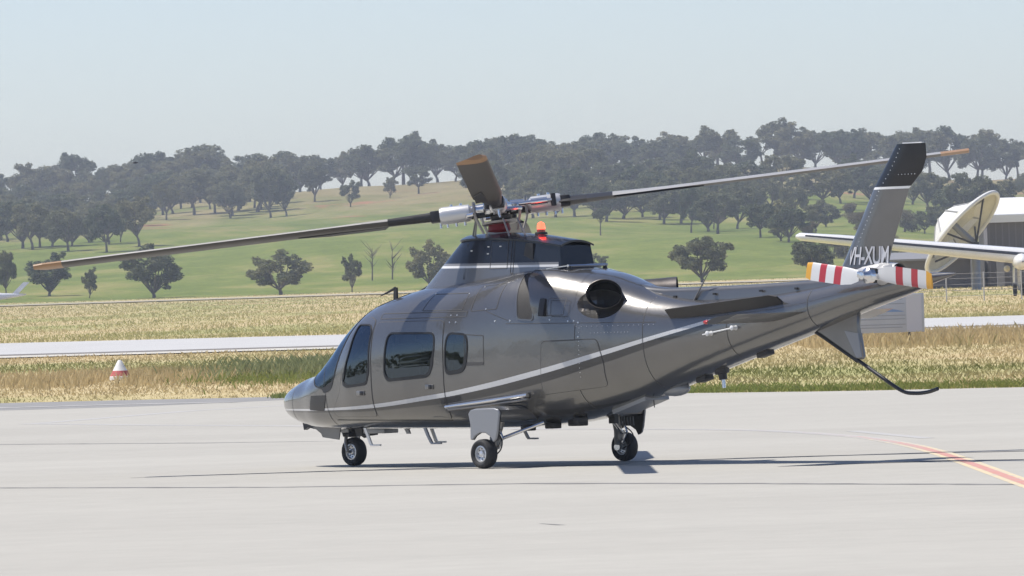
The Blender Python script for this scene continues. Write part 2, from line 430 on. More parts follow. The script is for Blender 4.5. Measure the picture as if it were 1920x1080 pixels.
# green patch with reeds left of the nose
n = 7000; X = NR.normal(-5.7, 1.15, n); Y = NR.normal(186, 6.5, n) + (X + 5.8) * -3
blades('green_patch', X, Y, NR.uniform(.06, .20, n), NR.uniform(.015, .035, n), 1.0, M_gg, 'green grass patch on the dry strip left of the helicopter nose')
n = 1300; X = np.concatenate([NR.normal(-5.9, .9, n // 2), NR.normal(-4.7, .5, n - n // 2)]); Y = NR.normal(190, 5.5, n)
blades('reed_clump', X, Y, NR.uniform(.22, .50, n), NR.uniform(.010, .022, n), .9, M_gr, 'tall grey-green reeds behind the green patch left of the nose')
n = 260; X = NR.normal(-4.50, .09, n); Y = NR.normal(150.4, .5, n)
blades('weed_tuft', X, Y, NR.uniform(.05, .14, n), NR.uniform(.015, .03, n), .7, M_gg, 'small green weed tuft at the apron edge by the nose')
n = 5000; X = NR.normal(-9.6, 1.6, n); Y = NR.normal(188, 6, n)
k = ~((np.abs(X + 9.49 - (188.6 - Y) * .003) < .38) & (Y < 188.8)); X, Y = X[k], Y[k]; n = len(X)
blades('straw_tussock', X, Y, NR.uniform(.10, .34, n), NR.uniform(.02, .05, n), .6, M_gs, 'straw tussocks around the white marker cone')
# meadow beyond the taxiway
n = 95000; Y = 316 + (1000 - 316) * NR.random(n) ** 1.7; X = (NR.random(n) * 2 - 1) * (Y * .072 + 5)
k = (Y > interp_line(TF, X) + 1) & ~((Y > 850) & (Y < 960)); X, Y = X[k], Y[k]; n = len(X)
patch = np.sin(X * .35 + Y * .07) * np.sin(Y * .11 - X * .2) * .5 + .5
blades('meadow_grass', X, Y, NR.uniform(.04, .15, n) * (.6 + patch), NR.uniform(.03, .065, n) * (Y / 350), 1.4, M_gd, 'long meadow grass between the taxiway and the hill', np.clip(Y - 400, 0, 600) * .0018)

# --- trees
def leaf_material(name, a, b):
    m = bpy.data.materials.new(name); nt, p = nodes_of(m)
    oi = nt.nodes.new('ShaderNodeObjectInfo').outputs['Random']
    geo = nt.nodes.new('ShaderNodeNewGeometry').outputs['Position']
    n = noise(nt, geo, .75, 4)
    f = math_n(nt, 'ADD', math_n(nt, 'MULTIPLY', oi, .45), math_n(nt, 'MULTIPLY', math_n(nt, 'SUBTRACT', n, .25), 1.0))
    c = ramp(nt, f, [(.15, a), (.45, tuple(.7 * x + .3 * y for x, y in zip(a, b))), (.65, tuple((x + y) / 2 for x, y in zip(a, b))), (.9, b)])
    nt.links.new(c, p.inputs['Base Color']); p.inputs['Roughness'].default_value = .6; p.inputs['Specular IOR Level'].default_value = .3
    t = nt.nodes.new('ShaderNodeBsdfTranslucent'); nt.links.new(c, t.inputs['Color'])
    mx = nt.nodes.new('ShaderNodeMixShader'); mx.inputs[0].default_value = .4; out = nt.nodes['Material Output']
    nt.links.new(p.outputs[0], mx.inputs[1]); nt.links.new(t.outputs[0], mx.inputs[2]); nt.links.new(mx.outputs[0], out.inputs['Surface'])
    return m
M_leaf = leaf_material('gum_leaves', (.098, .128, .066), (.33, .29, .15))
M_leafy = leaf_material('yellow_gum_leaves', (.14, .15, .05), (.22, .20, .07))
M_bush = leaf_material('brown_scrub_leaves', (.13, .13, .07), (.26, .18, .10))
M_bark = mat('gum_bark', (.17, .14, .115), .9, var=.35, vscale=2.5)
def tree_proto(kind, seed):
    """trunk and crown meshes for a tree 10 m tall and 9 m wide"""
    rg = random.Random(seed); nr = np.random.default_rng(seed)
    tk = MB(); cl = []
    if kind == 'bush':
        for i in range(9):
            a = rg.uniform(0, 6.28); r = rg.uniform(0, 3.1)
            cl.append((Vector((math.cos(a) * r, math.sin(a) * r, rg.uniform(2.2, 7.6) - r * .5)), rg.uniform(1.3, 2.1)))
        tk.tube([(0, 0, -.4), (.1, 0, 2), (.2, .1, 5)], [.3, .22, .08], 7)
        for c, r in cl[:5]: tk.tube([(.05, 0, 1.2), c * .6, c], [.16, .1, .03], 5)
    else:
        cz, rx, rz, nl, fork = {'tall': (5.7, 3.6, 3.5, 11, rg.uniform(1.3, 2.5)), 'broad': (5.1, 3.7, 3.9, 12, rg.uniform(.9, 1.4)), 'slim': (5.2, 3.3, 4.0, 9, rg.uniform(.8, 1.4)),
                                'umbrella': (7.3, 3.4, 1.7, 7, rg.uniform(3.8, 4.8)), 'yellow': (5.8, 3.5, 3.3, 9, 1.8)}[kind]
        lean = Vector((rg.uniform(-.5, .5), rg.uniform(-.5, .5), 0))
        fp = Vector((0, 0, fork)) + lean
        tk.tube([(0, 0, -.5), (lean.x * .2, lean.y * .2, fork * .45), fp], [.30, .22, .18], 8)
        ctr = Vector((lean.x, lean.y, cz))
        for i in range(nl):
            a = i * 2.399 + rg.uniform(-.4, .4); v_ = -.85 + 1.75 * (i + .5) / nl + rg.uniform(-.12, .12); v_ = max(-.9, min(.93, v_))
            h_ = math.sqrt(max(0, 1 - v_ * v_)); q_ = rg.uniform(.55, .86)
            e = ctr + Vector((math.cos(a) * h_ * rx * q_, math.sin(a) * h_ * rx * q_, v_ * rz * q_))
            mid = fp.lerp(e, .5) + Vector((math.cos(a) * .25, math.sin(a) * .25, -.1))
            tk.tube([fp - Vector((0, 0, .3)), mid, e], [.13, .085, .03], 6)
            cl.append((e, rg.uniform(.85, 1.35)))
            for j in range(5):
                o = Vector((rg.gauss(0, 1), rg.gauss(0, 1), rg.gauss(0, .8))).normalized() * rg.uniform(.8, 1.55)
                c = e + o; c.z = min(c.z, 9.2); c.z = max(c.z, fork + .3)
                l = math.hypot(c.x, c.y)
                if l > 3.9: c.x *= 3.9 / l; c.y *= 3.9 / l
                tk.tube([mid.lerp(e, .6), c], [.05, .015], 4, cap=False)
                cl.append((c, rg.uniform(.38, .85)))
    V = []; 
    for c, r in cl:
        n = int(120 * r * r) + 34
        d = nr.normal(size=(n, 3)); d /= np.linalg.norm(d, axis=1)[:, None]
        rad = r * nr.random(n) ** .38
        P = d * rad[:, None] * np.array([1, 1, .82]) + np.array(c)
        s = nr.uniform(.09, .22, n)
        a = nr.normal(size=(n, 3)); a /= np.linalg.norm(a, axis=1)[:, None]; b = np.cross(a, nr.normal(size=(n, 3))); b /= np.linalg.norm(b, axis=1)[:, None]
        a *= s[:, None] * 1.25; b *= s[:, None] * .8
        V.append(np.stack([P - a, P + b, P + a, P - b], 1))
    V = np.concatenate(V).reshape(-1, 3); f = np.arange(len(V)).reshape(-1, 4)
    lm = {'bush': M_bush, 'yellow': M_leafy}.get(kind, M_leaf)
    return tk.mesh('trunk', M_bark), big_mesh('crown', V, f, lm)
PROTO = {k: [tree_proto(k, 100 * i + j) for j in range(nv)] for i, (k, nv) in enumerate((('tall', 7), ('broad', 5), ('slim', 4), ('umbrella', 3), ('bush', 4), ('yellow', 1)))}
TREES = [(-66.8, 1036.0, 7.3, 3.9, 'tall', 'tall dark gum tree at the left edge above the parked white plane', ''),
(-62.1, 1052.0, 6.6, 7.6, 'broad', 'broad grey gum tree between the left-edge gum and a slim sapling', ''),
(-55.2, 1024.0, 4.2, 2.8, 'slim', 'slim small gum tree just below the left rotor blade, right of the broad gum', ''),
(-46.0, 1008.0, 7.1, 8.4, 'broad', 'broad spreading gum tree crossed by the outer half of the left rotor blade', ''),
(-29.0, 984.0, 6.2, 8.8, 'broad', 'round green-grey gum tree standing alone left of the cockpit roof', ''),
(-20.4, 1000.0, 5.2, 2.9, 'slim', 'slim upright gum tree above the helicopter windscreen', ''),
(-10.6, 1012.0, 6.7, 6.2, 'broad', 'dense dark gum tree just left of the rotor mast fairing', ''),
(12.1, 1076.0, 3.2, 3.7, 'slim', 'low gum tree directly behind the rear of the rotor mast fairing', ''),
(21.9, 900.0, 6.5, 8.0, 'broad', 'large dark gum tree standing alone on the slope above the tail boom', ''),
(34.8, 900.0, 5.1, 5.5, 'broad', 'dark gum tree behind the tail rotor, left of the fin', ''),
(-71.5, 1388.0, 9.3, 7.9, 'tall', 'tall gum tree with bare trunk in the left thicket, second from its right end', ''),
(-79.2, 1404.0, 9.1, 8.6, 'tall', 'grey gum tree in the middle of the left thicket', ''),
(-87.0, 1428.0, 8.9, 8.7, 'tall', 'grey gum tree near the left end of the left thicket', ''),
(-66.8, 1412.0, 10.8, 8.6, 'tall', 'tall gum tree with forked bare trunk at the right end of the left thicket', ''),
(-71.6, 1440.0, 8.4, 4.9, 'slim', 'thin gum tree with a pale straight trunk inside the left thicket', ''),
(-78.8, 1800.0, 9.1, 7.8, 'yellow', 'yellow-green gum tree at the edge of the hilltop belt', ''),
(-64.0, 1800.0, 9.3, 9.3, 'tall', 'round-crowned gum tree casting a shadow below the left hilltop belt', ''),
(-54.3, 1784.0, 12.1, 9.7, 'tall', 'tall gum tree with long straight trunk, left one of a close pair', ''),
(-50.7, 1784.0, 9.5, 7.5, 'tall', 'shorter gum tree leaning right, right one of a close pair', ''),
(-46.6, 1880.0, 10.2, 9.0, 'tall', 'gum tree at the left end of the bare hilltop paddock', ''),
(-36.6, 1808.0, 6.6, 5.7, 'slim', 'small gum tree alone in the dry hilltop paddock', ''),
(-28.4, 1868.0, 5.6, 4.6, 'slim', 'little dark gum tree in the middle of the hilltop paddock', ''),
(-21.8, 1896.0, 8.5, 8.3, 'tall', 'gum tree at the right side of the hilltop paddock with shadow beneath', ''),
(15.5, 1348.0, 5.1, 4.2, 'umbrella', 'thin-stemmed gum tree with small umbrella crown above the beacon', ''),
(32.3, 1400.0, 8.6, 5.7, 'tall', 'tall thin-trunked gum tree below the right rotor blade', ''),
(28.9, 1508.0, 9.8, 8.6, 'tall', 'gum tree on bare red soil below the middle of the right rotor blade', ''),
(37.4, 1440.0, 7.8, 4.9, 'tall', 'slim leaning gum tree right of a tall thin-trunked one below the right blade', ''),
(42.1, 1220.0, 3.8, 5.0, 'slim', 'small gum tree with thin twin trunks left of the silver wing tip', ''),
(-111.0, 1540.0, 8.8, 8.5, 'tall', '', 'left'),
(-106.8, 1536.0, 9.3, 10.2, 'tall', '', 'left'),
(-95.9, 1444.0, 6.8, 7.1, 'tall', '', 'left'),
(-97.3, 1488.0, 6.8, 6.8, 'tall', '', 'left'),
(-89.8, 1444.0, 8.7, 10.9, 'tall', '', 'left'),
(-86.4, 1440.0, 7.0, 8.2, 'tall', '', 'left'),
(-83.9, 1436.0, 8.1, 8.6, 'broad', '', 'left'),
(-80.1, 1432.0, 6.2, 8.0, 'broad', '', 'left'),
(-78.0, 1452.0, 6.3, 8.1, 'broad', '', 'left'),
(-73.3, 1432.0, 8.1, 8.5, 'tall', '', 'left'),
(-84.2, 1748.0, 8.8, 11.2, 'tall', '', 'left'),
(-84.5, 1808.0, 7.8, 9.4, 'tall', '', 'left'),
(-82.7, 1872.0, 11.0, 12.0, 'broad', '', 'left'),
(-80.5, 1876.0, 8.3, 10.5, 'tall', '', 'left'),
(-73.9, 1840.0, 11.4, 12.4, 'tall', '', 'left'),
(-69.4, 1848.0, 11.3, 11.1, 'tall', '', 'left'),
(-64.3, 1820.0, 10.0, 12.3, 'tall', '', 'left'),
(-59.0, 1836.0, 11.4, 15.1, 'tall', '', 'left'),
(-58.6, 1852.0, 8.8, 9.8, 'tall', '', 'left'),
(-7.2, 1772.0, 9.1, 11.2, 'broad', '', 'mid'),
(-3.5, 1688.0, 10.2, 11.3, 'tall', '', 'mid'),
(1.9, 1628.0, 8.5, 8.7, 'broad', '', 'right'),
(4.7, 1568.0, 8.2, 10.4, 'tall', '', 'right'),
(9.1, 1556.0, 9.0, 10.5, 'broad', '', 'right'),
(12.8, 1548.0, 9.6, 10.3, 'tall', '', 'right'),
(16.3, 1520.0, 6.4, 8.1, 'tall', '', 'right'),
(18.3, 1488.0, 7.8, 9.9, 'tall', '', 'right'),
(21.9, 1512.0, 8.9, 11.8, 'broad', '', 'right'),
(25.8, 1524.0, 7.6, 8.7, 'broad', '', 'right'),
(29.0, 1476.0, 9.0, 9.6, 'broad', '', 'right'),
(32.4, 1484.0, 8.1, 9.4, 'tall', '', 'right'),
(35.8, 1416.0, 8.5, 10.5, 'broad', '', 'right'),
(36.2, 1368.0, 7.6, 9.5, 'tall', '', 'right'),
(41.7, 1440.0, 9.0, 8.7, 'tall', '', 'right'),
(39.8, 1248.0, 5.8, 6.4, 'tall', '', 'right'),
(42.9, 1256.0, 5.8, 7.6, 'tall', '', 'right'),
(43.0, 1212.0, 6.1, 7.5, 'tall', '', 'right'),
(46.9, 1224.0, 3.8, 4.4, 'bush', '', 'far'),
(46.0, 1116.0, 3.3, 3.8, 'bush', '', 'far'),
(48.1, 1124.0, 3.7, 3.8, 'bush', '', 'far'),
(47.5, 1076.0, 3.9, 4.2, 'bush', '', 'far'),
(52.6, 1096.0, 4.3, 4.8, 'bush', '', 'far'),
(54.3, 1080.0, 4.0, 5.1, 'bush', '', 'far'),
(55.6, 1080.0, 3.4, 3.2, 'bush', '', 'far'),
(57.2, 1036.0, 3.0, 3.7, 'bush', '', 'far'),
(59.5, 1024.0, 3.0, 3.4, 'bush', '', 'far'),
(60.6, 1020.0, 2.8, 3.7, 'bush', '', 'far'),
(63.2, 1020.0, 4.1, 5.4, 'bush', '', 'far'),
(69.5, 1076.0, 3.1, 3.9, 'bush', '', 'far'),
(69.6, 1056.0, 3.4, 3.4, 'tall', '', 'far'),
(69.3, 1036.0, 3.0, 2.9, 'tall', '', 'far'),
(71.6, 1016.0, 3.7, 4.8, 'broad', '', 'far'),
(74.5, 1020.0, 3.8, 4.8, 'broad', '', 'far'),
(-116.9, 1608.0, 7.7, 10.1, 'broad', '', 'left'),
(-113.7, 1596.0, 8.4, 9.7, 'broad', '', 'left'),
(-108.9, 1596.0, 9.1, 11.7, 'broad', '', 'left'),
(-105.9, 1608.0, 9.2, 12.4, 'tall', '', 'left'),
(-101.0, 1576.0, 7.4, 9.4, 'tall', '', 'left'),
(-103.3, 1668.0, 9.4, 9.5, 'broad', '', 'left'),
(-95.9, 1652.0, 9.1, 10.6, 'tall', '', 'left'),
(-94.9, 1696.0, 9.1, 11.4, 'tall', '', 'left'),
(-87.8, 1644.0, 8.0, 9.2, 'tall', '', 'left'),
(-88.7, 1716.0, 7.7, 7.8, 'broad', '', 'left'),
(-88.5, 1836.0, 9.8, 10.2, 'tall', '', 'left'),
(-90.0, 1960.0, 9.4, 12.0, 'tall', '', 'left'),
(-81.7, 1952.0, 8.8, 10.6, 'tall', '', 'left'),
(-78.6, 1940.0, 8.7, 9.8, 'tall', '', 'left'),
(-72.2, 1892.0, 8.4, 8.1, 'tall', '', 'left'),
(-64.2, 1856.0, 11.4, 14.5, 'tall', '', 'left'),
(-60.7, 1868.0, 9.8, 9.8, 'tall', '', 'left'),
(-55.9, 1888.0, 9.2, 11.4, 'tall', '', 'left'),
(-3.8, 1764.0, 8.7, 9.9, 'broad', '', 'mid'),
(1.9, 1696.0, 8.8, 9.0, 'tall', '', 'right'),
(5.2, 1656.0, 9.9, 10.0, 'broad', '', 'right'),
(9.3, 1656.0, 8.0, 7.7, 'tall', '', 'right'),
(14.1, 1644.0, 8.0, 9.8, 'tall', '', 'right'),
(18.2, 1636.0, 7.3, 7.9, 'tall', '', 'right'),
(22.2, 1596.0, 6.8, 6.6, 'tall', '', 'right'),
(26.4, 1572.0, 9.8, 11.9, 'broad', '', 'right'),
(30.3, 1588.0, 9.9, 10.1, 'broad', '', 'right'),
(33.5, 1588.0, 8.8, 10.9, 'broad', '', 'right'),
(37.6, 1552.0, 8.7, 8.4, 'tall', '', 'right'),
(42.8, 1580.0, 7.8, 9.6, 'tall', '', 'right'),
(45.6, 1564.0, 8.1, 8.5, 'tall', '', 'right'),
(47.3, 1532.0, 7.3, 8.2, 'broad', '', 'right'),
(52.1, 1552.0, 7.2, 8.3, 'tall', '', 'right'),
(54.5, 1500.0, 7.3, 7.2, 'tall', '', 'right'),
(52.6, 1348.0, 5.0, 5.8, 'broad', '', 'far'),
(57.4, 1424.0, 5.1, 6.2, 'broad', '', 'far'),
(63.3, 1464.0, 4.3, 5.4, 'bush', '', 'far'),
(58.0, 1292.0, 4.5, 5.5, 'bush', '', 'far'),
(66.8, 1400.0, 4.4, 4.6, 'bush', '', 'far'),
(67.8, 1348.0, 5.3, 6.6, 'bush', '', 'far'),
(70.6, 1336.0, 4.2, 4.9, 'tall', '', 'far'),
(73.6, 1344.0, 5.4, 6.0, 'tall', '', 'far'),
(76.6, 1344.0, 4.3, 4.3, 'bush', '', 'far'),
(76.2, 1268.0, 4.4, 4.2, 'tall', '', 'far'),
(74.4, 1212.0, 4.7, 4.5, 'tall', '', 'far'),
(78.0, 1212.0, 3.9, 4.7, 'bush', '', 'far'),
(90.8, 1376.0, 4.9, 5.5, 'tall', '', 'far'),
(93.9, 1356.0, 4.3, 5.1, 'broad', '', 'far'),
(82.2, 1172.0, 3.5, 4.0, 'bush', '', 'far'),
(86.0, 1184.0, 4.3, 4.1, 'bush', '', 'far'),
(-136.5, 1888.0, 9.8, 10.3, 'tall', '', 'left'),
(-132.2, 1884.0, 10.8, 11.9, 'tall', '', 'left'),
(-128.7, 1916.0, 11.6, 13.9, 'tall', '', 'left'),
(-111.0, 1704.0, 8.9, 8.8, 'tall', '', 'left'),
(-121.2, 1944.0, 11.9, 13.5, 'broad', '', 'left'),
(-116.7, 1940.0, 9.0, 8.6, 'tall', '', 'left'),
(-113.7, 1952.0, 9.8, 11.9, 'broad', '', 'left'),
(-109.5, 1952.0, 10.4, 11.5, 'tall', '', 'left'),
(-105.2, 1976.0, 11.1, 10.8, 'tall', '', 'left'),
(-100.2, 1948.0, 8.3, 8.6, 'tall', '', 'left'),
(-95.0, 1968.0, 10.8, 12.0, 'tall', '', 'left'),
(-90.7, 2032.0, 9.5, 11.9, 'tall', '', 'left'),
(-86.7, 2060.0, 11.6, 13.8, 'tall', '', 'left'),
(-79.7, 2024.0, 9.0, 12.1, 'broad', '', 'left'),
(-74.8, 1992.0, 10.0, 12.5, 'tall', '', 'left'),
(-69.5, 1940.0, 9.5, 9.4, 'broad', '', 'left'),
(-63.9, 1936.0, 9.6, 10.0, 'tall', '', 'left'),
(-59.4, 1924.0, 11.6, 11.4, 'tall', '', 'left'),
(-7.9, 1932.0, 10.3, 10.6, 'tall', '', 'mid'),
(-4.3, 1840.0, 10.4, 10.2, 'tall', '', 'mid'),
(2.2, 1748.0, 7.6, 9.8, 'tall', '', 'right'),
(5.8, 1788.0, 10.1, 13.0, 'broad', '', 'right'),
(7.8, 1772.0, 8.7, 10.4, 'broad', '', 'right'),
(11.4, 1776.0, 10.4, 12.9, 'tall', '', 'right'),
(18.2, 1788.0, 11.1, 12.1, 'tall', '', 'right'),
(21.7, 1732.0, 7.9, 10.6, 'tall', '', 'right'),
(25.3, 1732.0, 9.0, 8.9, 'tall', '', 'right'),
(30.2, 1740.0, 9.1, 12.1, 'broad', '', 'right'),
(34.5, 1792.0, 8.6, 11.0, 'tall', '', 'right'),
(40.8, 1764.0, 8.7, 9.3, 'tall', '', 'right'),
(42.5, 1740.0, 9.4, 10.4, 'broad', '', 'right'),
(45.3, 1632.0, 7.6, 8.1, 'tall', '', 'right'),
(48.7, 1636.0, 8.7, 11.8, 'broad', '', 'right'),
(53.5, 1648.0, 7.3, 7.3, 'broad', '', 'right'),
(59.0, 1696.0, 10.0, 10.5, 'tall', '', 'right'),
(60.5, 1628.0, 7.0, 7.2, 'tall', '', 'far'),
(62.7, 1568.0, 9.7, 12.9, 'tall', '', 'far'),
(68.1, 1612.0, 8.1, 9.1, 'tall', '', 'far'),
(73.2, 1664.0, 9.2, 9.5, 'tall', '', 'far'),
(75.3, 1628.0, 9.6, 12.6, 'broad', '', 'far'),
(82.3, 1680.0, 10.1, 10.9, 'tall', '', 'far'),
(84.1, 1636.0, 8.1, 9.1, 'broad', '', 'far'),
(82.5, 1548.0, 8.6, 10.9, 'tall', '', 'far'),
(82.0, 1464.0, 6.3, 8.2, 'broad', '', 'far'),
(84.0, 1452.0, 9.0, 10.2, 'tall', '', 'far'),
(88.6, 1452.0, 8.0, 8.1, 'tall', '', 'far'),
(93.0, 1472.0, 7.3, 7.4, 'tall', '', 'far'),
(117.6, 1780.0, 7.8, 7.8, 'tall', '', 'far'),
(100.5, 1468.0, 7.8, 10.5, 'broad', '', 'far'),
(106.8, 1500.0, 8.0, 8.8, 'tall', '', 'far'),
(110.7, 1512.0, 6.4, 7.2, 'tall', '', 'far'),
(-154.0, 2139.3, 12.6, 15.4, 'tall', '', 'left'),
(-149.8, 2137.7, 12.2, 14.8, 'tall', '', 'left'),
(-145.1, 2097.0, 13.3, 17.7, 'umbrella', '', 'left'),
(-140.4, 2090.2, 14.3, 17.3, 'tall', '', 'left'),
(-139.5, 2081.2, 10.3, 11.0, 'umbrella', '', 'left'),
(-133.3, 2143.0, 11.8, 11.3, 'tall', '', 'left'),
(-129.7, 2116.7, 13.6, 14.8, 'tall', '', 'left'),
(-127.6, 2156.8, 11.5, 14.4, 'tall', '', 'left'),
(-123.4, 2142.9, 12.0, 14.8, 'tall', '', 'left'),
(-117.7, 2147.5, 14.2, 14.3, 'umbrella', '', 'left'),
(-113.8, 2134.0, 10.1, 12.4, 'tall', '', 'left'),
(-107.6, 2127.4, 10.2, 10.1, 'tall', '', 'left'),
(-102.5, 2121.1, 11.1, 13.7, 'tall', '', 'left'),
(-97.8, 2119.2, 13.5, 16.3, 'broad', '', 'left'),
(-94.0, 2132.1, 13.2, 13.2, 'broad', '', 'left'),
(-91.0, 2085.9, 9.9, 11.4, 'broad', '', 'left'),
(-86.6, 2106.6, 11.0, 11.8, 'broad', '', 'left'),
(-83.8, 2105.8, 14.7, 16.6, 'tall', '', 'left'),
(-80.5, 2099.5, 14.3, 17.5, 'tall', '', 'left'),
(-77.0, 2117.3, 10.7, 12.6, 'broad', '', 'left'),
(-71.4, 2155.1, 11.4, 12.7, 'tall', '', 'left'),
(-66.8, 2143.6, 10.7, 11.9, 'broad', '', 'left'),
(-62.7, 2111.6, 13.4, 17.9, 'tall', '', 'left'),
(-60.4, 2137.0, 10.6, 13.6, 'broad', '', 'left'),
(-55.0, 2065.0, 11.6, 14.3, 'broad', '', 'left'),
(-50.4, 2100.8, 10.4, 11.1, 'tall', '', 'mid'),
(-46.1, 2159.9, 10.5, 10.8, 'tall', '', 'mid'),
(-40.2, 2139.1, 12.6, 14.3, 'tall', '', 'mid'),
(-37.3, 2102.2, 12.5, 15.3, 'tall', '', 'mid'),
(-31.1, 2096.2, 11.7, 14.7, 'tall', '', 'mid'),
(-28.3, 2113.7, 14.8, 16.3, 'umbrella', '', 'mid'),
(-24.8, 2090.6, 13.8, 14.3, 'tall', '', 'mid'),
(-19.4, 2151.8, 13.3, 14.3, 'tall', '', 'mid'),
(-14.3, 2112.9, 10.2, 11.0, 'tall', '', 'mid'),
(-11.5, 2139.8, 11.4, 14.2, 'tall', '', 'mid'),
(-7.6, 2107.1, 12.9, 15.3, 'tall', '', 'mid'),
(-2.0, 2155.0, 12.4, 12.4, 'tall', '', 'mid'),
(2.3, 2069.0, 12.7, 16.1, 'tall', '', 'right'),
(7.5, 2089.8, 12.9, 15.0, 'tall', '', 'right'),
(13.0, 2080.7, 12.6, 15.2, 'tall', '', 'right'),
(16.1, 2147.4, 11.5, 11.2, 'broad', '', 'right'),
(21.0, 2112.4, 11.8, 12.5, 'tall', '', 'right'),
(24.7, 2155.2, 12.6, 13.5, 'tall', '', 'right'),
(29.9, 2126.1, 14.1, 15.3, 'tall', '', 'right'),
(33.8, 2110.5, 12.9, 13.1, 'tall', '', 'right'),
(38.0, 2060.1, 13.4, 12.9, 'broad', '', 'right'),
(43.3, 2107.9, 10.9, 14.1, 'tall', '', 'right'),
(46.0, 2142.9, 12.0, 14.5, 'tall', '', 'right'),
(52.7, 2080.5, 10.1, 11.2, 'umbrella', '', 'right'),
(55.6, 2082.3, 12.5, 15.7, 'umbrella', '', 'right'),
(58.6, 2128.6, 11.3, 11.4, 'tall', '', 'right'),
(60.9, 2061.4, 10.2, 13.4, 'tall', '', 'right'),
(68.4, 2106.9, 10.3, 12.4, 'umbrella', '', 'right'),
(72.1, 2121.4, 14.1, 14.6, 'umbrella', '', 'right'),
(76.6, 2104.4, 14.6, 15.0, 'broad', '', 'right'),
(80.7, 2148.8, 12.1, 13.6, 'tall', '', 'far'),
(83.6, 2132.9, 10.9, 14.2, 'tall', '', 'far'),
(88.9, 2081.7, 12.0, 16.0, 'tall', '', 'far'),
(91.9, 2112.5, 13.3, 16.7, 'broad', '', 'far'),
(97.4, 2151.7, 12.2, 15.9, 'umbrella', '', 'far'),
(102.1, 2104.3, 11.5, 14.2, 'broad', '', 'far'),
(106.2, 2064.6, 14.3, 15.7, 'tall', '', 'far'),
(109.2, 2120.6, 10.7, 11.0, 'broad', '', 'far'),
(114.6, 2130.5, 13.7, 15.6, 'umbrella', '', 'far'),
(120.9, 2149.8, 14.5, 14.7, 'tall', '', 'far'),
(123.5, 2065.8, 13.3, 14.1, 'tall', '', 'far'),
(129.8, 2148.6, 14.9, 15.2, 'tall', '', 'far'),
(133.4, 2104.0, 11.0, 11.0, 'broad', '', 'far'),
(138.9, 2137.6, 10.5, 11.3, 'umbrella', '', 'far'),
(142.0, 2092.5, 11.6, 12.4, 'tall', '', 'far'),
(147.4, 2072.3, 10.2, 9.8, 'tall', '', 'far'),
(151.4, 2107.0, 10.7, 12.8, 'broad', '', 'far'),
(155.9, 2157.0, 14.5, 17.2, 'tall', '', 'far')]
WHERE = {'left': 'the belt above the left rotor blade', 'mid': 'the hilltop behind the rotor hub', 'right': 'the wood behind the right rotor blade', 'far': 'the wood behind the tail fin'}
LOOK = {'tall': 'tall round-crowned gum tree', 'broad': 'broad dense gum tree', 'umbrella': 'high-crowned bare-stemmed gum tree', 'bush': 'low brownish scrub tree', 'slim': 'slim gum tree'}
def zone_label(k, y, zn):
    row = 'on the skyline' if y > 2040 else ('in the middle' if y > 1700 else 'at the lower edge')
    return LOOK[k] + ' ' + row + ' of ' + WHERE[zn]
_tr = random.Random(77)
for tx, ty, th_, tw, k, lab, zn in TREES:
    tm, cm = PROTO[k][_tr.randrange(len(PROTO[k]))]
    name = 'scrub_tree' if k == 'bush' else 'gum_tree'
    e = empty(name, (tx, ty, terr(tx, ty)), _tr.uniform(0, 6.28))
    e.scale = (tw / 8.6, tw / 8.6, th_ * _tr.uniform(.9, 1.1) / 9.6)
    link('trunk', tm, e); link('crown', cm, e)
    if lab: tag(e, lab, 'tree', 'gum trees standing apart from the wood')
    else: tag(e, zone_label(k, ty, zn), 'tree', zone_label(k, ty, zn))
# two leafless saplings
for bx_, lab in ((-19.4, 'bare leafless sapling right of the slim upright gum'), (-16.6, 'bare spindly sapling left of the dense dark gum by the mast fairing')):
    by_ = 1090.; rg = random.Random(int(abs(bx_) * 10)); e = empty('bare_tree', (bx_, by_, terr(bx_, by_)))
    b = MB(); b.tube([(0, 0, -.3), (.1, 0, 2), (.15, 0, 4.6)], [.12, .08, .02], 6)
    w = MB()
    for i in range(16):
        z = rg.uniform(1.0, 4.2); a = rg.uniform(0, 6.28); l = rg.uniform(.7, 1.7)
        w.tube([(.1, 0, z), (.1 + math.cos(a) * l * .5, math.sin(a) * l * .5, z + l * .5), (.1 + math.cos(a) * l, math.sin(a) * l, z + l * 1.1)], [.05, .035, .012], 4)
    b.build('trunk', M_bark, e); w.build('branches', M_bark, e); tag(e, lab, 'tree')

# --- unseen tree line added at left for the glass and paint to mirror
n = 9000; nr2 = np.random.default_rng(5); Yt = nr2.uniform(-260, 520, n); hmax = 9 + 5 * np.sin(Yt * .045) * np.sin(Yt * .013 + 1) + 3 * np.sin(Yt * .21)
P = np.stack([-270 + nr2.normal(0, 5, n) + Yt * .12, Yt, nr2.random(n) ** .8 * hmax], 1)
a = nr2.normal(size=(n, 3)); a /= np.linalg.norm(a, axis=1)[:, None]; b = np.cross(a, nr2.normal(size=(n, 3))); b /= np.linalg.norm(b, axis=1)[:, None]
s_ = nr2.uniform(.7, 1.5, n)[:, None]; V = np.stack([P - a * s_, P + b * s_, P + a * s_, P - b * s_], 1).reshape(-1, 3)
tag(link('added_tree_line', big_mesh('added_tree_line', V, np.arange(len(V)).reshape(-1, 4), M_leaf)), 'unseen tree line added left of the apron for reflections', 'trees', kind='stuff')

# ================================================================== HELICOPTER
HELI = empty('helicopter', (-.15, 90., .013), math.pi - R(48.5))
tag(HELI, 'dark metallic grey helicopter with four-blade rotor standing on wheels on the apron', 'helicopter')
